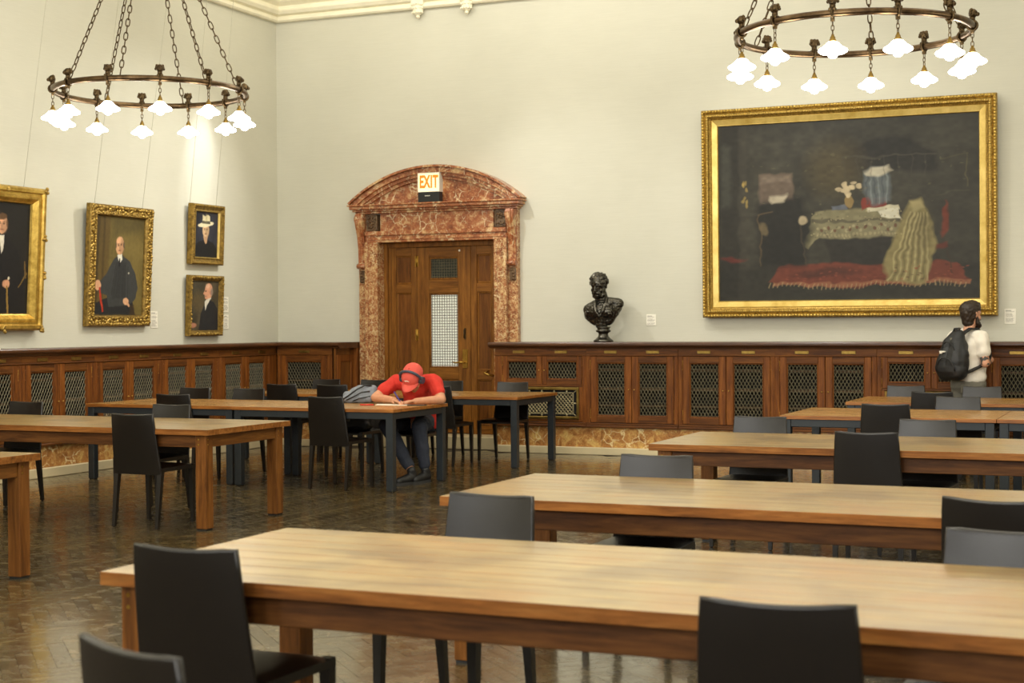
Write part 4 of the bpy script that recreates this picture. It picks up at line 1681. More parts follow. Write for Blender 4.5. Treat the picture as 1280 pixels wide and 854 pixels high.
# red carpet
P.poly([(.20, .90), (.25, .79), (.92, .80), (.97, .90), (.60, .93)], (98, 48, 34), .008, .9)
P.poly([(.22, .90), (.97, .89), (.97, .915), (.22, .92)], (128, 84, 60), .006, .8)
for i in range(46):
    P.line((.21 + i * .0165, .905), (.205 + i * .0165, .93), .003, (150, 128, 92), .7)
P.ell(.43, .845, .13, .025, (58, 34, 27), .8, .7)
# table under a patterned cloth
P.poly([(.38, .50), (.66, .49), (.72, .60), (.70, .66), (.40, .66), (.36, .72), (.34, .70)], (112, 106, 80), .006)
P.poly([(.37, .55), (.71, .56), (.71, .575), (.37, .57)], (70, 66, 52), .005, .8)
for i in range(22):
    P.ell(.39 + i * .0145, .605 + .012 * math.sin(i * 1.7), .006, .010, (88, 60, 44) if i % 2 else (138, 130, 100), .5, .9)
    P.ell(.39 + i * .0145, .64, .005, .008, (140, 130, 98), .5, .7)
P.poly([(.42, .66), (.68, .66), (.66, .80), (.44, .80)], (34, 32, 28), .01, .8)
# books, papers, a jug of white flowers on the cloth
P.poly([(.44, .475), (.50, .47), (.51, .495), (.45, .50)], (84, 88, 96), .004)
P.poly([(.57, .44), (.66, .44), (.66, .50), (.57, .50)], (108, 44, 34), .005)
P.poly([(.585, .50), (.70, .49), (.71, .515), (.59, .52)], (172, 166, 142), .004)
P.poly([(.63, .52), (.70, .505), (.715, .56), (.64, .55)], (186, 182, 162), .004)
P.ell(.52, .455, .022, .035, (120, 100, 62), .2)
for i in range(16):
    P.ell(.52 + RNG.normal(0, .02), .39 + RNG.normal(0, .022), .010, .012, (176, 160, 128), .5, .8)
# grey-blue curtain with a cream edging, olive cloth thrown over a stool
P.poly([(.565, .30), (.60, .26), (.66, .27), (.675, .47), (.60, .49), (.575, .40)], (84, 90, 92), .014, .9)
for i in range(6):
    P.line((.585 + i * .014, .30), (.585 + i * .015, .48), .006, (116, 122, 120) if i % 2 else (58, 62, 64), .55)
P.poly([(.57, .295), (.60, .265), (.665, .27), (.675, .30), (.63, .315), (.58, .31)], (176, 168, 146), .012, .8)
P.poly([(.745, .455), (.785, .44), (.82, .55), (.845, .70), (.80, .92), (.66, .90), (.645, .80), (.70, .62)], (116, 106, 70), .012)
for i in range(11):
    P.line((.745 + i * .0065, .53), (.665 + i * .0145, .90), .007, (80, 72, 46) if i % 2 else (158, 148, 106), .5)
P.poly([(.745, .46), (.78, .445), (.80, .50), (.75, .53)], (140, 130, 92), .012, .7)
P.ell(.80, .62, .03, .10, (74, 66, 42), .9, .5)
# dark armchair with a pale back and a white cloth
P.poly([(.17, .285), (.295, .28), (.295, .45), (.17, .45)], (96, 82, 70), .010, .85)
P.poly([(.18, .30), (.285, .295), (.285, .33), (.18, .335)], (118, 104, 90), .012, .6)
P.poly([(.16, .44), (.33, .42), (.37, .60), (.35, .80), (.17, .80), (.15, .60)], (26, 25, 22), .03, .9)
P.line((.165, .52), (.165, .80), .006, (78, 64, 44), .7)
P.line((.33, .54), (.35, .80), .006, (58, 50, 38), .7)
P.line((.16, .52), (.22, .50), .008, (86, 72, 50), .6)
P.poly([(.205, .415), (.275, .405), (.265, .45), (.215, .455)], (170, 160, 138), .010, .8)
P.ell(.338, .555, .016, .022, (158, 144, 116), .5, .85)
P.ell(.18, .60, .018, .03, (112, 98, 70), .7, .6)
# small red stool, red chair at the right, a lit window at the left
P.poly([(.865, .52), (.88, .47), (.89, .55), (.885, .64), (.86, .66)], (98, 42, 26), .010, .85)
P.poly([(.84, .70), (.885, .69), (.885, .72), (.84, .73)], (86, 36, 24), .010, .8)
P.line((.885, .74), (.90, .86), .005, (54, 42, 32), .7)
for q in range(9):
    P.ell(.095 + RNG.random() * .025, .32 + RNG.random() * .14, .006, .012, (150, 128, 70), .8, .6)
P.ell(.055, .76, .05, .012, (92, 34, 27), .9, .7)
P.poly([(.015, .10), (.05, .12), (.05, .46), (.015, .48)], (60, 60, 52), .02, .7)
# carved chest and hearth in the dark behind, scattered glints
for q in range(7):
    P.line((.50 + q * .05, .21), (.50 + q * .05, .33), .004, (64, 60, 50), .4)
P.line((.49, .21), (.84, .215), .006, (70, 66, 54), .5)
P.line((.85, .43), (.96, .42), .005, (66, 62, 48), .5)
P.line((.95, .22), (.955, .40), .004, (86, 78, 52), .5)
P.line((.86, .24), (.955, .22), .004, (80, 72, 48), .4)
for q in range(60):
    P.ell(.12 + RNG.random() * .84, .16 + RNG.random() * .32, .002 + RNG.random() * .006, .002 + RNG.random() * .005, (96, 90, 66), .9, .4 * RNG.random())
for q in range(90):
    P.ell(.36 + RNG.random() * .36, .50 + RNG.random() * .16, .003, .004, (160, 150, 112) if q % 2 else (66, 52, 42), .8, .5)
for q in range(70):
    P.ell(.22 + RNG.random() * .74, .81 + RNG.random() * .09, .006, .004, (122, 62, 44) if q % 2 else (64, 34, 28), .9, .5)
P.mottle(.16, 60)
P.canvas(BW - .36, BH - .36, t, .18).location = (0, -.008, 0)


def left_wall_x(y, gap):
    return (XL + gap, y)


# --- portraits on the left wall; local -y looks into the room (+X)
def wall_pic(yc, z0, lean, label, gap=.03):
    return picture((XL + gap, yc, z0), R(90), lean, label)


# 1: cut by the left edge
W1, H1 = 1.15, 1.42
t = wall_pic(11.72, 1.465, 3.2, 'portrait in a plain gilt frame cut by the left edge of the picture', .03)
backing(t, W1, H1, .03)
frame(t, W1, H1, [(0, -.02), (0, .06), (.02, .085), (.05, .085), (.06, .06), (.085, .06), (.10, .072), (.115, .07), (.15, .035), (.16, .03), (.165, .012), (.168, 0)], M['gold'])
m_ = MB()
for (x, z) in ((-.55, .02), (.55, .02), (-.55, 1.40), (.55, 1.40), (.55, .55), (.55, .93), (0, .02), (0, 1.40)):
    for k in range(5):
        m_.ball((x + random.uniform(-.02, .02), -.085, z + random.uniform(-.035, .035)), .018, 7, 5)
m_.build('corner_ornament', M['gold_or'], t)
P = Paint(110, 146, (26, 25, 24))
P.mottle(.2, 8)
P.poly([(.2, 1), (.24, .45), (.42, .30), (.60, .31), (.80, .42), (.93, .75), (.95, 1)], (22, 22, 24), .02)
portrait_head(P, .52, .20, .085, (198, 150, 116), (90, 66, 44), False)
P.poly([(.47, .30), (.57, .30), (.55, .42), (.52, .46)], (206, 200, 186), .008)
P.ell(.62, .73, .06, .04, (190, 140, 108), .3)
P.ell(.66, .68, .02, .015, (196, 186, 160), .4)
P.line((.63, .75), (.66, 1), .03, (132, 104, 50))
P.line((.83, .76), (.98, .62), .02, (116, 92, 46), .8)
P.line((.93, .52), (.95, .68), .025, (108, 84, 44), .8)
P.mottle(.1, 40)
P.canvas(W1 - .32, H1 - .32, t, .16).location = (0, -.006, 0)
wires(t, (-.33, .33), H1 - .02, ZCOR - 1.465, -.25)

# 2: seated bald man
W2, H2 = 1.085, 1.305
t = wall_pic(13.57, 1.498, 3.0, 'portrait of a seated bald man in a dark suit, richly carved gilt frame', .03)
backing(t, W2, H2, .03)
frame(t, W2, H2, [(0, -.02), (0, .03), (.012, .042), (.03, .036), (.055, .024), (.09, .036), (.105, .044), (.114, .036), (.12, .02), (.124, 0)], M['gold_dk'])
beads(t, W2, H2, .026, .038, .030, .016, M['gold_or'], (1.1, .7, 1.1), .35)
beads(t, W2, H2, .058, .028, .036, .020, M['gold_or'], (1.1, .7, 1.1), .45)
beads(t, W2, H2, .092, .038, .030, .013, M['gold_or'], (1.1, .7, 1.1), .35)
P = Paint(120, 150, (106, 92, 50))
P.mottle(.22, 7)
P.poly([(0, 0), (.3, 0), (.26, 1), (0, 1)], (84, 66, 36), .04, .7)
P.poly([(.02, 0), (.09, 0), (.07, 1), (.0, 1)], (52, 42, 26), .03, .7)
P.poly([(.16, 0), (.20, 0), (.18, .9), (.13, .9)], (58, 46, 28), .02, .6)
P.poly([(.3, 0), (1, 0), (1, .12), (.4, .2)], (66, 60, 36), .1, .6)
P.poly([(0, 1), (.04, .88), (.40, .80), (.80, .86), (.86, 1)], (34, 36, 38), .01)
P.poly([(.40, .42), (.48, .385), (.56, .385), (.72, .45), (.83, .56), (.90, .72), (.86, .84), (.72, .90), (.30, .92), (.26, .80), (.10, .78), (.05, .70), (.22, .60)], (56, 58, 58), .008)
P.poly([(.46, .46), (.64, .45), (.66, .82), (.36, .84)], (44, 46, 47), .02, .8)
for i in range(5):
    P.line((.40 + i * .08, .5 + .02 * i), (.30 + i * .12, .86), .006, (62, 66, 70), .6)
P.line((.44, .46), (.36, .80), .01, (30, 32, 35), .7)
P.line((.68, .50), (.70, .84), .01, (30, 32, 35), .7)
P.poly([(.455, .385), (.55, .375), (.56, .43), (.50, .47), (.47, .43)], (214, 210, 196), .006)
P.poly([(.49, .42), (.515, .42), (.52, .50), (.485, .50)], (26, 26, 30), .005)
portrait_head(P, .50, .29, .085, (206, 158, 118), (84, 72, 58))
P.ell(.075, .70, .065, .05, (206, 158, 122), .2)
P.line((.11, .72), (.19, .97), .034, (168, 52, 34))
P.ell(.66, .86, .06, .035, (206, 160, 124), .25)
P.line((.66, .86), (.74, .91), .03, (200, 152, 116))
P.line((.79, .90), (.80, 1.0), .10, (60, 46, 30), .7)
P.ell(.70, .57, .012, .01, (180, 176, 160), .5)
P.mottle(.10, 44)
P.canvas(W2 - .25, H2 - .25, t, .125).location = (0, -.006, 0)
wires(t, (-.42, .40), H2 - .02, ZCOR - 1.498, -.25)

# 3: man in a white hat
W3, H3 = .655, .71
t = wall_pic(15.22, 2.222, 2.6, 'small portrait of a person in a white hat, upper one of two small portraits', .03)
backing(t, W3, H3, .03)
frame(t, W3, H3, [(0, -.02), (0, .045), (.012, .055), (.03, .05), (.06, .03), (.075, .035), (.08, .03), (.083, .01), (.085, 0)], M['gold_dk'])
frame(t, W3, H3, [(.076, .036), (.080, .037), (.088, .012), (.089, 0)], M['gold_flat'], 'inner_slip')
beads(t, W3, H3, .02, .055, .03, .008, M['gold_or'], (1.3, .7, 1.3), .1)
P = Paint(84, 96, (46, 48, 58))
P.mottle(.25, 6)
P.poly([(0, 0), (.30, 0), (.12, .5), (0, .7)], (28, 30, 38), .1, .8)
P.poly([(.0, 1), (.02, .78), (.22, .66), (.52, .60), (.80, .66), (.98, .80), (1, 1)], (24, 25, 28), .015)
portrait_head(P, .50, .40, .135, (206, 172, 132), None)
P.poly([(.40, .54), (.58, .54), (.56, .68), (.51, .71), (.45, .66)], (178, 142, 108), .012)
P.ell(.50, .275, .33, .055, (216, 206, 170), .12, 1, -.13)
P.poly([(.34, .26), (.36, .07), (.46, .10), (.58, .06), (.66, .10), (.68, .26)], (214, 204, 164), .012)
P.poly([(.34, .20), (.68, .205), (.685, .265), (.335, .26)], (92, 88, 72), .008)
P.ell(.52, .13, .04, .08, (180, 168, 126), .8, .6)
P.mottle(.1, 30)
P.canvas(W3 - .17, H3 - .17, t, .085).location = (0, -.006, 0)
wires(t, (-.30, .23), H3 - .02, ZCOR - 2.222, -.14)

# 4: man in profile
W4, H4 = .69, .715
t = wall_pic(15.19, 1.378, 2.2, 'small portrait of a balding man in profile, lower one of two small portraits', .03)
backing(t, W4, H4, .03)
frame(t, W4, H4, [(0, -.02), (0, .04), (.015, .05), (.04, .04), (.055, .03), (.062, .026), (.066, .01), (.068, 0)], M['gold_dk'])
beads(t, W4, H4, .024, .045, .03, .013, M['gold_or'], (1.1, .8, 1.1), .35)
P = Paint(84, 96, (74, 66, 50))
P.mottle(.35, 7)
P.poly([(0, 0), (.5, 0), (.3, .6), (.0, .8)], (60, 58, 48), .15, .7)
P.ell(.25, .42, .22, .2, (96, 80, 50), .9, .6)
P.poly([(.30, 1), (.36, .66), (.50, .46), (.68, .38), (.84, .42), (.98, .56), (1, 1)], (36, 36, 38), .015)
P.poly([(.50, .42), (.66, .30), (.74, .34), (.58, .50), (.52, .60)], (212, 206, 190), .012)
P.ell(.64, .20, .145, .16, (204, 150, 118), .12)
P.poly([(.52, .16), (.44, .26), (.49, .28), (.50, .35), (.60, .38), (.66, .2)], (200, 144, 112), .012)
P.ell(.53, .20, .03, .014, (82, 56, 44), .6, .9)
P.ell(.52, .305, .035, .012, (150, 120, 104), .6, .9)
P.ell(.75, .22, .05, .075, (128, 116, 104), .5, .85)
P.ell(.69, .24, .022, .04, (182, 124, 100), .4)
P.ell(.60, .10, .07, .045, (226, 184, 152), .8, .7)
P.ell(.10, .90, .12, .05, (176, 122, 96), .4, .9)
P.mottle(.12, 30)
P.canvas(W4 - .135, H4 - .135, t, .068).location = (0, -.006, 0)


# wall cards
def card(loc, rz, w, h, label):
    t = thing('wall_card', label, 'label', loc, rz, 'small white caption cards beside the pictures')
    MB().box(-w / 2, w / 2, -.006, 0, 0, h, .0015).build('card', M['white'], t)
    m_ = MB()
    z = h - .022
    rows = 0
    while z > .014:
        ln = random.uniform(.55, .82) if rows not in (0,) else .5
        if rows not in (2, 6):
            m_.box(-w * .4, -w * .4 + w * ln, -.0068, -.006, z, z + (.006 if rows == 0 else .0035))
        z -= .0115
        rows += 1
    m_.build('print_lines', M['ink'], t)
    return t


card((-5.535, YB, 1.47), 0, .115, .128, 'white caption card on the wall to the right of the bust')
card((-1.57, YB, 1.466), 0, .115, .16, 'caption card right of the big gilt-framed picture')
card((XL, 14.27, 1.475), R(90), .13, .19, 'caption card at the lower right of the seated man portrait')
card((XL, 15.70, 1.66), R(90), .11, .185, 'caption card right of the small portraits, upper one')
card((XL, 15.70, 1.455), R(90), .11, .175, 'caption card right of the small portraits, lower one')


# ------------------------------------------------------------------ people
def fingers(m_, wrist, d, n_, length=.085, r=.0085, curl=.6, spread=.018, thumb=1):
    """palm and five fingers. d = pointing direction, n_ = back-of-hand normal, thumb = side of the thumb"""
    d, n_ = Vector(d).normalized(), Vector(n_).normalized()
    s = d.cross(n_).normalized() * thumb
    w = Vector(wrist)
    k = w + d * .085
    for q in (-1.5, -.5, .5, 1.5):
        m_.capsule(w + s * (q * .008), .017, k + s * (q * .0165), .013, 8, 3)
    for q, L_ in ((-1.5, .78), (-.5, .95), (.5, 1.0), (1.5, .92)):
        b = k + s * (q * spread)
        dd = d
        p = b
        for seg in (.42, .32, .26):
            e = p + dd * (length * L_ * seg)
            m_.capsule(p, r, e, r * .92, 8, 3)
            p = e
            dd = (dd * math.cos(curl * .6) - n_ * math.sin(curl * .6)).normalized()
    b = w + d * .03 + s * .03
    e = b + (d * .8 + s * .75 - n_ * .25).normalized() * .042
    m_.capsule(w + d * .015 + s * .012, .016, b, .0125, 8, 3)
    m_.capsule(b, .0115, e, .010, 8, 3)
    m_.capsule(e, .010, e + (d * .95 + s * .1 - n_ * .3).normalized() * .032, .0085, 8, 3)


def head(m_, c, fwd, up, s=1.0, ears=True):
    """head with face, centre c (middle of the skull at eye height)"""
    f, u = Vector(fwd).normalized(), Vector(up).normalized()
    r_ = f.cross(u).normalized()
    u = r_.cross(f)
    c = Vector(c)

    def P_(x, y, z):
        return c + r_ * (x * s) + f * (y * s) + u * (z * s)
    m_.capsule(P_(0, -.025, .03), .086 * s, P_(0, .018, .035), .080 * s, 16, 6)
    m_.capsule(P_(0, .03, .0), .068 * s, P_(0, .045, -.07), .050 * s, 14, 5)
    m_.capsule(P_(0, .05, -.09), .036 * s, P_(0, .066, -.103), .024 * s, 12, 4)
    m_.capsule(P_(0, -.03, -.03), .062 * s, P_(0, .03, -.07), .050 * s, 12, 4)
    m_.capsule(P_(0, .095, .012), .010 * s, P_(0, .113, -.028), .015 * s, 10, 4)      # nose
    for q in (-1, 1):
        m_.capsule(P_(q * .012, .100, -.032), .009 * s, P_(q * .006, .106, -.03), .009 * s, 8, 3)
        m_.capsule(P_(q * .012, .090, .026), .012 * s, P_(q * .048, .076, .022), .011 * s, 8, 3)   # brow
        m_.ball(tuple(P_(q * .031, .078, .004)), .0125 * s, 10, 8)                   # eye
        m_.ball(tuple(P_(q * .042, .058, -.035)), .026 * s, 10, 8)                   # cheek
        if ears:
            m_.capsule(P_(q * .080, -.012, .016), .013 * s, P_(q * .078, -.006, -.026), .009 * s, 8, 3)
    m_.capsule(P_(-.018, .088, -.061), .009 * s, P_(.018, .088, -.061), .009 * s, 8, 3)   # lips
    m_.capsule(P_(-.014, .084, -.074), .009 * s, P_(.014, .084, -.074), .009 * s, 8, 3)
    return P_


def body_piece(name, mb, mat, parent, voxel=.007, smooth=6, disp=None, mats=None, pick=None):
    me = remesh(mb, voxel, smooth)
    if disp:
        displace(me, *disp)
    me.name = name
    me.materials.append(mat)
    if mats:
        for x in mats:
            me.materials.append(x)
        for p in me.polygons:
            p.material_index = pick(p.center)
    return link(name, me, parent)


# --- the man in red, writing
ox, oy = -6.80, 13.40
man = thing('person', 'person in red shirt and red cap bent over the table, writing', 'person', (ox, oy, 0))
ShL, ShR = Vector((.295, -.22, .945)), Vector((-.125, -.22, .935))
ElL, ElR = Vector((.435, -.36, .785)), Vector((-.215, -.46, .80))
WrL, WrR = Vector((.265, -.555, .778)), Vector((.025, -.545, .785))
HC = Vector((.165, -.41, .985))
HF = Vector((-.05, -.62, -.78)).normalized()           # where the face looks: down at the paper
HU = Vector((.06, -.80, .60)).normalized()
KnL, KnR = Vector((.235, -.43, .525)), Vector((-.085, -.48, .535))
AnL, AnR = Vector((.29, -.42, .12)), Vector((.235, -.60, .125))
m_ = MB()
m_.capsule((-.02, .02, .56), .12, (.05, -.06, .56), .12)                  # pelvis
m_.capsule((.02, -.0, .60), .125, (.07, -.13, .80), .13)
m_.capsule((.07, -.13, .80), .13, (.09, -.22, .90), .12)
m_.capsule(ShR, .065, ShL, .065)
m_.capsule((.10, -.25, .94), .055, HC + Vector((-.01, .05, -.01)), .05)   # neck
m_.capsule(ShL, .062, ElL, .046)
m_.capsule(ElL, .044, WrL, .029)
m_.capsule(ShR, .062, ElR, .046)
m_.capsule(ElR, .044, WrR, .029)
for (h, kn, an) in (((.10, -.02, .56), KnL, AnL), ((-.09, -.02, .56), KnR, AnR)):
    m_.capsule(h, .088, kn, .06)
    m_.capsule(kn, .058, an, .038)
fingers(m_, WrL, (-.95, -.12, -.10), (0, .1, 1), curl=.25, thumb=-1)
fingers(m_, WrR, (.80, -.42, -.15), (-.1, .15, 1), curl=.95, thumb=1)
head(m_, HC, HF, HU)
body_piece('body', m_, M['skin'], man, .0055, 4)
# shirt
m_ = MB()
m_.capsule((-.03, .035, .575), .137, (.07, -.02, .575), .137)
m_.capsule((.0, -.05, .63), .13, (.06, -.09, .70), .14)
m_.capsule((.12, .0, .56), .10, (.12, -.02, .64), .10)
m_.capsule((.02, .01, .62), .14, (.07, -.13, .80), .147)
m_.capsule((.07, -.13, .80), .147, (.09, -.225, .905), .134)
m_.capsule(ShR + Vector((.02, 0, 0)), .078, ShL - Vector((.02, 0, 0)), .078)
m_.capsule((.02, -.10, .93), .07, (.16, -.10, .93), .07)
m_.capsule(ShL, .076, ShL.lerp(ElL, .62), .068)
m_.capsule(ShR, .076, ShR.lerp(ElR, .62), .068)
m_.capsule((.10, -.26, .945), .07, (.125, -.30, .96), .066)
body_piece('t_shirt', m_, M['red'], man, .008, 5, (.016, 13.0))
# jeans
m_ = MB()
m_.capsule((-.04, .03, .545), .132, (.07, -.0, .545), .132)
m_.capsule((-.05, -.06, .56), .10, (.08, -.08, .56), .10)
for (h, kn, an, fw) in (((.10, -.02, .555), KnL, AnL, 1), ((-.09, -.02, .555), KnR, AnR, -1)):
    m_.capsule(h, .102, kn, .078)
    m_.capsule(kn, .076, Vector(an).lerp(kn, .12), .056)
body_piece('jeans', m_, M['denim'], man, .008, 4, (.008, 14.0))
for (an, d) in ((AnL, Vector((-.12, -.99, 0))), (AnR, Vector((-.28, -.95, 0)))):
    d.normalize()
    z = an.z
    base = Vector((an.x, an.y, 0))
    m_ = MB()
    m_.capsule(base - d * .03 + Vector((0, 0, .055)), .045, base + d * .05 + Vector((0, 0, .055)), .045)
    m_.capsule(base + d * .05 + Vector((0, 0, .05)), .044, base + d * .17 + Vector((0, 0, .038)), .036)
    m_.capsule(base - d * .02 + Vector((0, 0, .08)), .045, base + Vector((0, 0, z)), .045)
    sh = body_piece('shoe', m_, M['shoe'], man, .007, 3)
    m_ = MB()
    px = Vector((-d.y, d.x, 0))
    out = [base + d * (.065 + .15 * math.cos(t)) + px * (.046 * math.sin(t)) for t in [2 * math.pi * k / 20 for k in range(20)]]
    m_.prism([(p.x, p.y) for p in out], .0, .024, 'z')
    m_.build('sole', M['sole'], sh)
    m_ = MB()
    for k in range(4):
        c_ = base + d * (.045 + k * .025) + Vector((0, 0, .092 - k * .008))
        m_.tube(c_ - px * .02, c_ + px * .02, .0035, n=6)
    m_.build('laces', M['sole'], sh)
# cap: crown over the skull and a curved brim
r_ = HF.cross(HU).normalized()
up = r_.cross(HF).normalized()


def hp(x, y, z):
    return HC + r_ * x + HF * y + up * z


m_ = MB()
m_.capsule(hp(0, -.035, .045), .097, hp(0, .022, .05), .092, 18, 7)
cp = body_piece('cap', m_, M['cap'], man, .006, 2)
vs, fs = [], []
N = 14
for side in (0, 1):
    for j in range(6):
        for i in range(N + 1):
            u = -1 + 2 * i / N
            v = j / 5
            ln = .085 * math.sqrt(max(0, 1 - (u * .92) ** 2)) + .012
            vs.append(tuple(hp(u * .082, .095 - .055 * u * u + v * ln, .052 - .03 * u * u - .012 * v - (.004 if side else 0))))
K = (N + 1) * 6
for j in range(5):
    for i in range(N):
        a = j * (N + 1) + i
        fs.append((a, a + 1, a + N + 2, a + N + 1))
        fs.append((K + a, K + a + N + 1, K + a + N + 2, K + a + 1))
rim = list(range(N + 1)) + [j * (N + 1) + N for j in range(1, 6)] + [5 * (N + 1) + i for i in range(N - 1, -1, -1)] + [j * (N + 1) for j in range(4, 0, -1)]
for k in range(len(rim)):
    a, b = rim[k], rim[(k + 1) % len(rim)]
    fs.append((a, K + a, K + b, b))
MB().add(vs, fs, True).build('cap_brim', M['cap'], cp)
m_ = MB()
for (x0, x1, z0, z1) in ((-.022, -.004, .086, .100), (-.004, .020, .100, .094), (.006, .024, .086, .096)):
    a_, b_ = hp(x0, .104, z0), hp(x1, .104, z1)
    m_.tube(a_, b_, .0032, n=6)
m_.build('cap_badge', M['white'], cp)
MB().ball(tuple(hp(0, -.01, .145)), .008, 8, 6).build('cap_button', M['cap'], cp)
# headphones over the cap
hd = thing('headphones', 'dark blue headphones worn over the red cap', 'headphones', tuple(Vector((ox, oy, 0)) + HC))


def hq(x, y, z):
    return r_ * x + HF * y + up * z


m_ = MB()
arc = [hq(.108 * math.cos(t), .030, .040 + .112 * math.sin(t)) for t in [math.pi * k / 18 for k in range(19)]]
m_.path(arc, .0135, 8)
m_.build('headband', M['navy'], hd)
for s in (-1, 1):
    m_ = MB()
    m_.tube(hq(s * .086, .02, .015), hq(s * .122, .024, .015), .038, .033, 18)
    m_.tube(hq(s * .110, .028, .05), hq(s * .110, .026, .02), .012, n=8)
    e_ = m_.build('ear_cup', M['navy'], hd)
    MB().tube(hq(s * .076, .02, .015), hq(s * .088, .02, .015), .036, .038, 18).build('ear_pad', M['black'], e_)

# --- the standing man with a backpack
sx_, sy_ = -1.905, 16.10
YAW = R(-32)
man2 = thing('person', 'standing person in white T-shirt, black backpack on, looking right at the wall', 'person', (sx_, sy_, 0), YAW)
m_ = MB()
m_.capsule((-.06, 0, .90), .125, (.06, 0, .90), .125)
m_.capsule((0, 0, .95), .13, (0, -.01, 1.15), .135)
m_.capsule((-.05, -.01, 1.22), .115, (.05, -.01, 1.22), .115)
m_.capsule((-.155, -.01, 1.335), .058, (.155, -.01, 1.335), .058)
m_.capsule((0, -.015, 1.36), .058, (.012, .02, 1.47), .053)
HC2 = Vector((.015, .03, 1.565))
HF2 = Vector((.12, .99, -.02)).normalized()
head(m_, HC2, HF2, (0, 0, 1))
el = Vector((.232, -.03, 1.075))
wr = Vector((.12, .21, 1.10))
m_.capsule((.175, -.01, 1.33), .056, el, .044)
m_.capsule(el, .042, wr, .028)
el2 = Vector((-.25, -.02, 1.08))
wr2 = Vector((-.06, .22, 1.10))
m_.capsule((-.175, -.01, 1.33), .056, el2, .044)
m_.capsule(el2, .042, wr2, .028)
fingers(m_, wr, (-.8, .45, .25), (.3, .6, .6), curl=.7, thumb=1)
fingers(m_, wr2, (.8, .4, .2), (-.3, .6, .6), curl=.7, thumb=-1)
for s in (-1, 1):
    m_.capsule((s * .085, 0, .88), .09, (s * .10, .01, .48), .06)
    m_.capsule((s * .10, .01, .48), .058, (s * .105, -.02, .09), .04)
body_piece('body', m_, M['skin2'], man2, .006, 4, None, [M['tattoo']],
           lambda c: 1 if (c.x > .12 and c.y < .15 and 1.06 < c.z < 1.16 and mnoise.noise(c * 26) > -.02) else 0)
# shirt
m_ = MB()
m_.capsule((-.065, 0, .93), .128, (.065, 0, .93), .128)
m_.capsule((-.04, 0, .98), .14, (-.03, -.01, 1.18), .14)
m_.capsule((.04, 0, .98), .14, (.03, -.01, 1.18), .14)
m_.capsule((-.06, -.01, 1.23), .128, (.06, -.01, 1.23), .128)
m_.capsule((-.15, -.01, 1.335), .070, (.15, -.01, 1.335), .070)
m_.capsule((-.04, -.01, 1.37), .062, (.04, -.01, 1.37), .062)
m_.capsule((.17, -.01, 1.335), .070, Vector((.17, -.01, 1.335)).lerp(el, .60), .068)
m_.capsule((-.17, -.01, 1.335), .070, Vector((-.17, -.01, 1.335)).lerp(el2, .75), .066)
body_piece('t_shirt', m_, M['tee'], man2, .008, 5, (.016, 12.0, 3.0))
# trousers
m_ = MB()
m_.capsule((-.06, 0, .86), .132, (.06, 0, .86), .132)
for s in (-1, 1):
    m_.capsule((s * .08, 0, .84), .108, (s * .10, .01, .48), .085)
    m_.capsule((s * .10, .01, .48), .084, (s * .105, -.01, .08), .065)
tr = body_piece('trousers', m_, M['trouser'], man2, .009, 4, (.010, 12.0, 1.0))
MB().box(.02, .125, -.148, -.125, .76, .86, .012).build('back_pocket', M['trouser'], tr)
for s in (-1, 1):
    m_ = MB()
    m_.capsule((s * .105, -.05, .05), .046, (s * .115, .08, .045), .044)
    m_.capsule((s * .115, .08, .045), .044, (s * .125, .17, .036), .034)
    shoe_ = body_piece('shoe', m_, M['shoe'], man2, .008, 3)
    MB().box(s * .115 - .045, s * .115 + .045, -.10, .20, 0, .022, .01).build('sole', M['sole'], shoe_)
# hair, short at the sides, and beard
f, u = HF2, Vector((0, 0, 1))
rr = f.cross(u).normalized()


def h2(x, y, z):
    return HC2 + rr * x + f * y + u * z


m_ = MB()
m_.capsule(h2(0, -.035, .045), .094, h2(0, .015, .062), .086, 18, 6)
m_.capsule(h2(0, -.05, 0.01), .080, h2(0, -.045, -.075), .058, 14, 5)
m_.capsule(h2(-.02, .055, .095), .034, h2(.03, .055, .095), .034, 12, 4)
for s in (-1, 1):
    m_.capsule(h2(s * .064, -.02, .03), .026, h2(s * .066, -.03, -.03), .020, 10, 4)
body_piece('hair', m_, M['hair'], man2, .005, 2, (.006, 40.0, 2.0))
m_ = MB()
for s in (-1, 1):
    m_.capsule(h2(s * .072, .012, -.03), .012, h2(s * .062, .03, -.085), .024, 10, 4)
    m_.capsule(h2(s * .062, .03, -.085), .024, h2(s * .02, .085, -.115), .028, 10, 4)
    m_.capsule(h2(s * .03, .088, -.05), .012, h2(0, .098, -.046), .012, 8, 3)
m_.capsule(h2(0, .075, -.105), .032, h2(0, .080, -.122), .024, 12, 4)
body_piece('beard', m_, M['hair'], man2, .005, 2, (.005, 40.0, 5.0))
# backpack: body, pocket, straps
bp = thing('backpack', 'slim black backpack on the standing person\'s back', 'backpack', (sx_, sy_, 0), YAW)
m_ = MB()
m_.capsule((-.07, -.245, 1.02), .115, (.05, -.245, 1.02), .115)
m_.capsule((-.075, -.235, 1.00), .11, (.06, -.235, 1.00), .10)
m_.capsule((-.055, -.235, 1.08), .125, (-.045, -.20, 1.24), .10)
m_.capsule((.045, -.235, 1.08), .125, (.035, -.20, 1.24), .10)
m_.capsule((-.03, -.20, 1.26), .085, (-.02, -.165, 1.35), .06)
m_.capsule((.03, -.20, 1.26), .085, (.02, -.165, 1.35), .06)
m_.capsule((-.08, -.21, 1.16), .09, (.07, -.21, 1.16), .09)
body_piece('pack_body', m_, M['pack'], bp, .008, 5, (.012, 10.0, 8.0))
m_ = MB()
for k in range(15):
    t_ = math.pi * (k / 14)
    pass
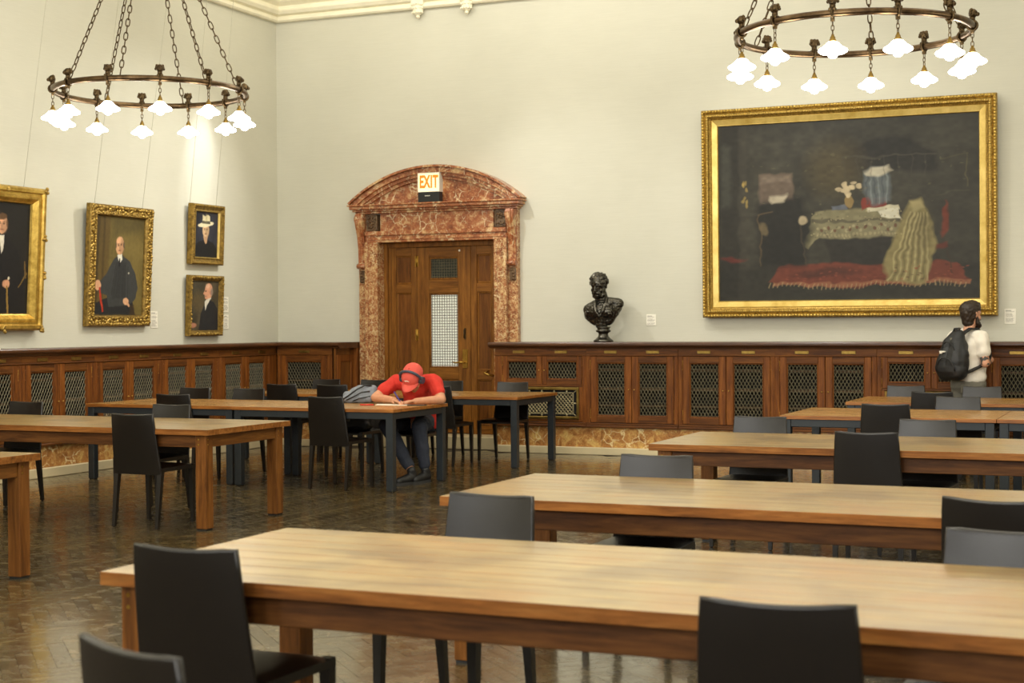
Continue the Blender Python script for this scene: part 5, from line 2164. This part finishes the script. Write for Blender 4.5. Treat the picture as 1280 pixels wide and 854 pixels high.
m_.path([(.11 * math.cos(t_), -.345 - .022 * math.sin(t_), 1.00 + .13 * math.sin(t_)) for t_ in [math.pi * k / 14 for k in range(15)]], .006, 6)
m_.path([(.075 * math.cos(t_), -.305 - .02 * math.sin(t_), 1.20 + .09 * math.sin(t_)) for t_ in [math.pi * k / 14 for k in range(15)]], .005, 6)
m_.build('zip_piping', M['black'], bp)
m_ = MB().box(-.085, -.02, -.345, -.30, 1.185, 1.200, .003)
m_.box(-.08, -.05, -.345, -.30, 1.172, 1.186, .002)
m_.build('pack_badge', M['white'], bp)
MB().box(-.012, .012, -.268, -.255, 1.305, 1.33, .003).build('zip_pull', M['trouser'], bp)


def strap(pts, w, name='shoulder_strap', th_=.014, side=(1, 0, 0)):
    vs, fs = [], []
    P_ = [Vector(p) for p in pts]
    for i, p in enumerate(P_):
        d = (P_[min(i + 1, len(P_) - 1)] - P_[max(i - 1, 0)]).normalized()
        s = Vector(side)
        s = (s - d * s.dot(d)).normalized()
        n_ = d.cross(s)
        for (a, b) in ((-1, -1), (1, -1), (1, 1), (-1, 1)):
            vs.append(tuple(p + s * (a * w / 2) + n_ * (b * th_ / 2)))
    for i in range(len(P_) - 1):
        for k in range(4):
            fs.append((i * 4 + k, i * 4 + (k + 1) % 4, i * 4 + 4 + (k + 1) % 4, i * 4 + 4 + k))
    fs += [(3, 2, 1, 0), tuple(len(vs) - 4 + k for k in range(4))]
    MB().add(vs, fs).build(name, M['pack'], bp)


for s in (-1, 1):
    strap([(s * .03, -.19, 1.33), (s * .06, -.14, 1.38), (s * .085, -.07, 1.425), (s * .105, .0, 1.42), (s * .125, .085, 1.35), (s * .135, .135, 1.25),
           (s * .155, .135, 1.15), (s * .185, .07, 1.08), (s * .185, -.03, 1.05), (s * .15, -.14, 1.0), (s * .10, -.20, .97)], .055)
MB().path([(-.03, -.17, 1.385), (-.02, -.19, 1.42), (.02, -.19, 1.42), (.03, -.17, 1.385)], .006, 6).build('grab_loop', M['pack'], bp)

# ------------------------------------------------------------------ bust on the ledge
bu = thing('bronze_bust', 'dark bronze bust of a bearded man on the oak ledge', 'bust', (-6.02, 16.60, 1.283), R(6))
m_ = MB()
prof_ = [(0, 0), (.115, 0), (.115, .018), (.098, .03), (.085, .04), (.062, .062), (.055, .09), (.060, .105), (.085, .118), (.088, .132), (.07, .142), (.075, .16), (.09, .175), (.0, .18)]
m_.lathe(prof_, 28)
m_.build('socle', M['statue'], bu)
m_ = MB()
m_.capsule((-.02, -.01, .21), .075, (.0, .0, .36), .13)
m_.capsule((-.13, .0, .33), .095, (.10, .0, .36), .095)
m_.capsule((-.165, .01, .37), .075, (-.05, .0, .43), .075)
m_.capsule((.175, .01, .44), .065, (.06, .0, .45), .07)
m_.capsule((-.16, .01, .31), .07, (-.10, .0, .25), .06)
m_.capsule((.15, .01, .40), .07, (.06, .0, .26), .07)
m_.capsule((-.08, -.05, .36), .09, (.07, -.05, .36), .09)
m_.capsule((-.01, -.0, .46), .078, (-.025, -.03, .57), .070)
# coat lapels and a sash with medals
m_.path([(-.06, -.06, .50), (-.07, -.12, .43), (-.05, -.150, .35), (-.01, -.145, .28)], [.018, .02, .02, .012], 8)
m_.path([(.05, -.06, .50), (.055, -.12, .43), (.03, -.150, .36), (-.01, -.148, .28)], [.018, .022, .02, .012], 8)
for k in range(28):
    a, b = random.random(), random.random()
    m_.ball((.06 + .09 * a, -.125 + .05 * a * a, .32 + .15 * b), random.uniform(.010, .018), 7, 5)
for k in range(8):
    m_.ball((-.12 + random.uniform(-.05, .05), -.085, .30 + random.uniform(0, .12)), random.uniform(.012, .022), 7, 5)
fh = Vector((-.18, -.97, -.28)).normalized()
hc = Vector((-.035, -.055, .65))
hd_ = head(m_, hc, fh, (0, -.15, 1), 1.12)
for k in range(130):                                       # curls
    a, b = random.uniform(0, 2 * math.pi), random.uniform(.15, 1.0)
    x, y, z = .088 * math.cos(a) * math.sin(b * 1.75), .088 * math.sin(a) * math.sin(b * 1.75) - .008, .035 + .088 * math.cos(b * 1.75)
    if y > .045 and z < .075:
        continue
    m_.ball(tuple(hd_(x, y, z)), random.uniform(.015, .024), 7, 5)
for k in range(46):                                       # beard
    a = random.uniform(-1, 1)
    m_.ball(tuple(hd_(a * .06, .085 - .05 * a * a, -.078 - random.random() * .035 * (1 - .4 * abs(a)))), random.uniform(.012, .02), 7, 5)
for s in (-1, 1):
    m_.capsule(hd_(s * .004, .104, -.05), .011, hd_(s * .045, .088, -.058), .008, 8, 3)
body_piece('bust_figure', m_, M['statue'], bu, .0055, 2, (.004, 45.0, 4.0))

# ------------------------------------------------------------------ things on the writing man's table and chair
tz = ZT
pd = thing('writing_paper', 'white sheets of paper under the writing hand', 'paper', (-6.70, 12.78, tz), R(8))
MB().box(-.13, .13, -.10, .10, 0, .0015).build('sheet', M['white'], pd)
MB().box(-.20, .02, -.06, .13, .0016, .003, M=Matrix.Rotation(R(14), 4, 'Z')).build('sheet', M['white'], pd)
pn = thing('pen', 'blue pen held upright in the writing hand', 'pen', (-6.66, 12.80, tz + .004))
d_ = Vector((-.10, .02, .13)).normalized()
MB().tube((0, 0, 0), d_ * .012, .001, .004, 8).build('tip', M['black'], pn)
MB().tube(d_ * .012, d_ * .125, .0055, n=8).build('barrel', M['blue'], pn)
MB().tube(d_ * .125, d_ * .15, .006, .005, n=8).build('cap_end', M['blue'], pn)
ph = thing('black_phone', 'flat black phone lying by the paper, in front of the man in red', 'phone', (-6.46, 12.72, tz), R(4))
MB().box(-.085, .085, -.04, .04, 0, .010, .003).build('case', M['black'], ph)
MB().box(-.078, .078, -.035, .035, .0098, .0106).build('screen', M['dkglass'], ph)
rp_ = thing('red_pen', 'red pen lying on the table left of the paper', 'pen', (-6.93, 12.62, tz + .006), R(20))
MB().tube((-.07, 0, 0), (.06, 0, 0), .006, n=8).build('barrel', M['redpen'], rp_)
MB().tube((.06, 0, 0), (.075, 0, 0), .005, .001, n=8).build('tip', M['black'], rp_)
# grey rucksack lying on the table
gb = thing('grey_backpack', 'grey backpack lying on the table left of the man in red', 'backpack', (-7.255, 13.02, tz), R(10))
gb.scale = (.86, .9, .95)
m_ = MB()
m_.capsule((-.12, .0, .06), .06, (.16, .0, .07), .07)
m_.capsule((-.04, .03, .085), .075, (.15, .03, .10), .085)
m_.capsule((.02, .03, .12), .06, (.14, .03, .125), .06)
m_.capsule((-.12, -.06, .04), .04, (.16, -.06, .045), .045)
body_piece('pack_body', m_, M['greypack'], gb, .008, 4, (.012, 12.0, 6.0))
m_ = MB()
m_.path([(-.15, -.09, .03), (-.06, -.10, .085), (.02, -.075, .14), (.10, -.04, .18), (.17, .0, .17)], .009, 6)
m_.path([(-.10, -.10, .03), (0, -.115, .07), (.08, -.10, .11), (.17, -.07, .12)], .007, 6)
m_.path([(-.02, -.11, .02), (.06, -.12, .05), (.18, -.09, .07)], .006, 6)
m_.build('dark_piping', M['black'], gb)
m_ = MB()
m_.capsule((-.34, -.02, .018), .018, (-.12, -.02, .024), .022)
m_.capsule((-.30, -.05, .012), .012, (-.10, -.06, .02), .018)
body_piece('dark_strap', m_, M['pack'], gb, .006, 3)
# black shoulder bag on the chair seat
bb = thing('black_bag', 'black leather bag sitting on the chair beside the man in red', 'bag', (-7.46, 13.30, .458), R(4))
m_ = MB()
m_.box(-.19, .19, -.12, .12, 0, .15, .04)
m_.capsule((-.13, -.02, .13), .06, (.14, -.02, .135), .06)
m_.capsule((-.16, -.07, .05), .05, (.16, -.07, .05), .05)
body_piece('bag_body', m_, M['pack'], bb, .008, 4, (.012, 12.0, 9.0))
m_ = MB()
m_.path([(-.12, -.10, .12), (-.08, -.14, .17), (.06, -.14, .17), (.11, -.10, .12)], .010, 8)
m_.build('handle', M['shoe'], bb)
MB().box(-.02, .02, -.135, -.12, .09, .12, .003).box(.10, .13, -.13, -.115, .12, .14, .003).build('buckle', M['trouser'], bb)
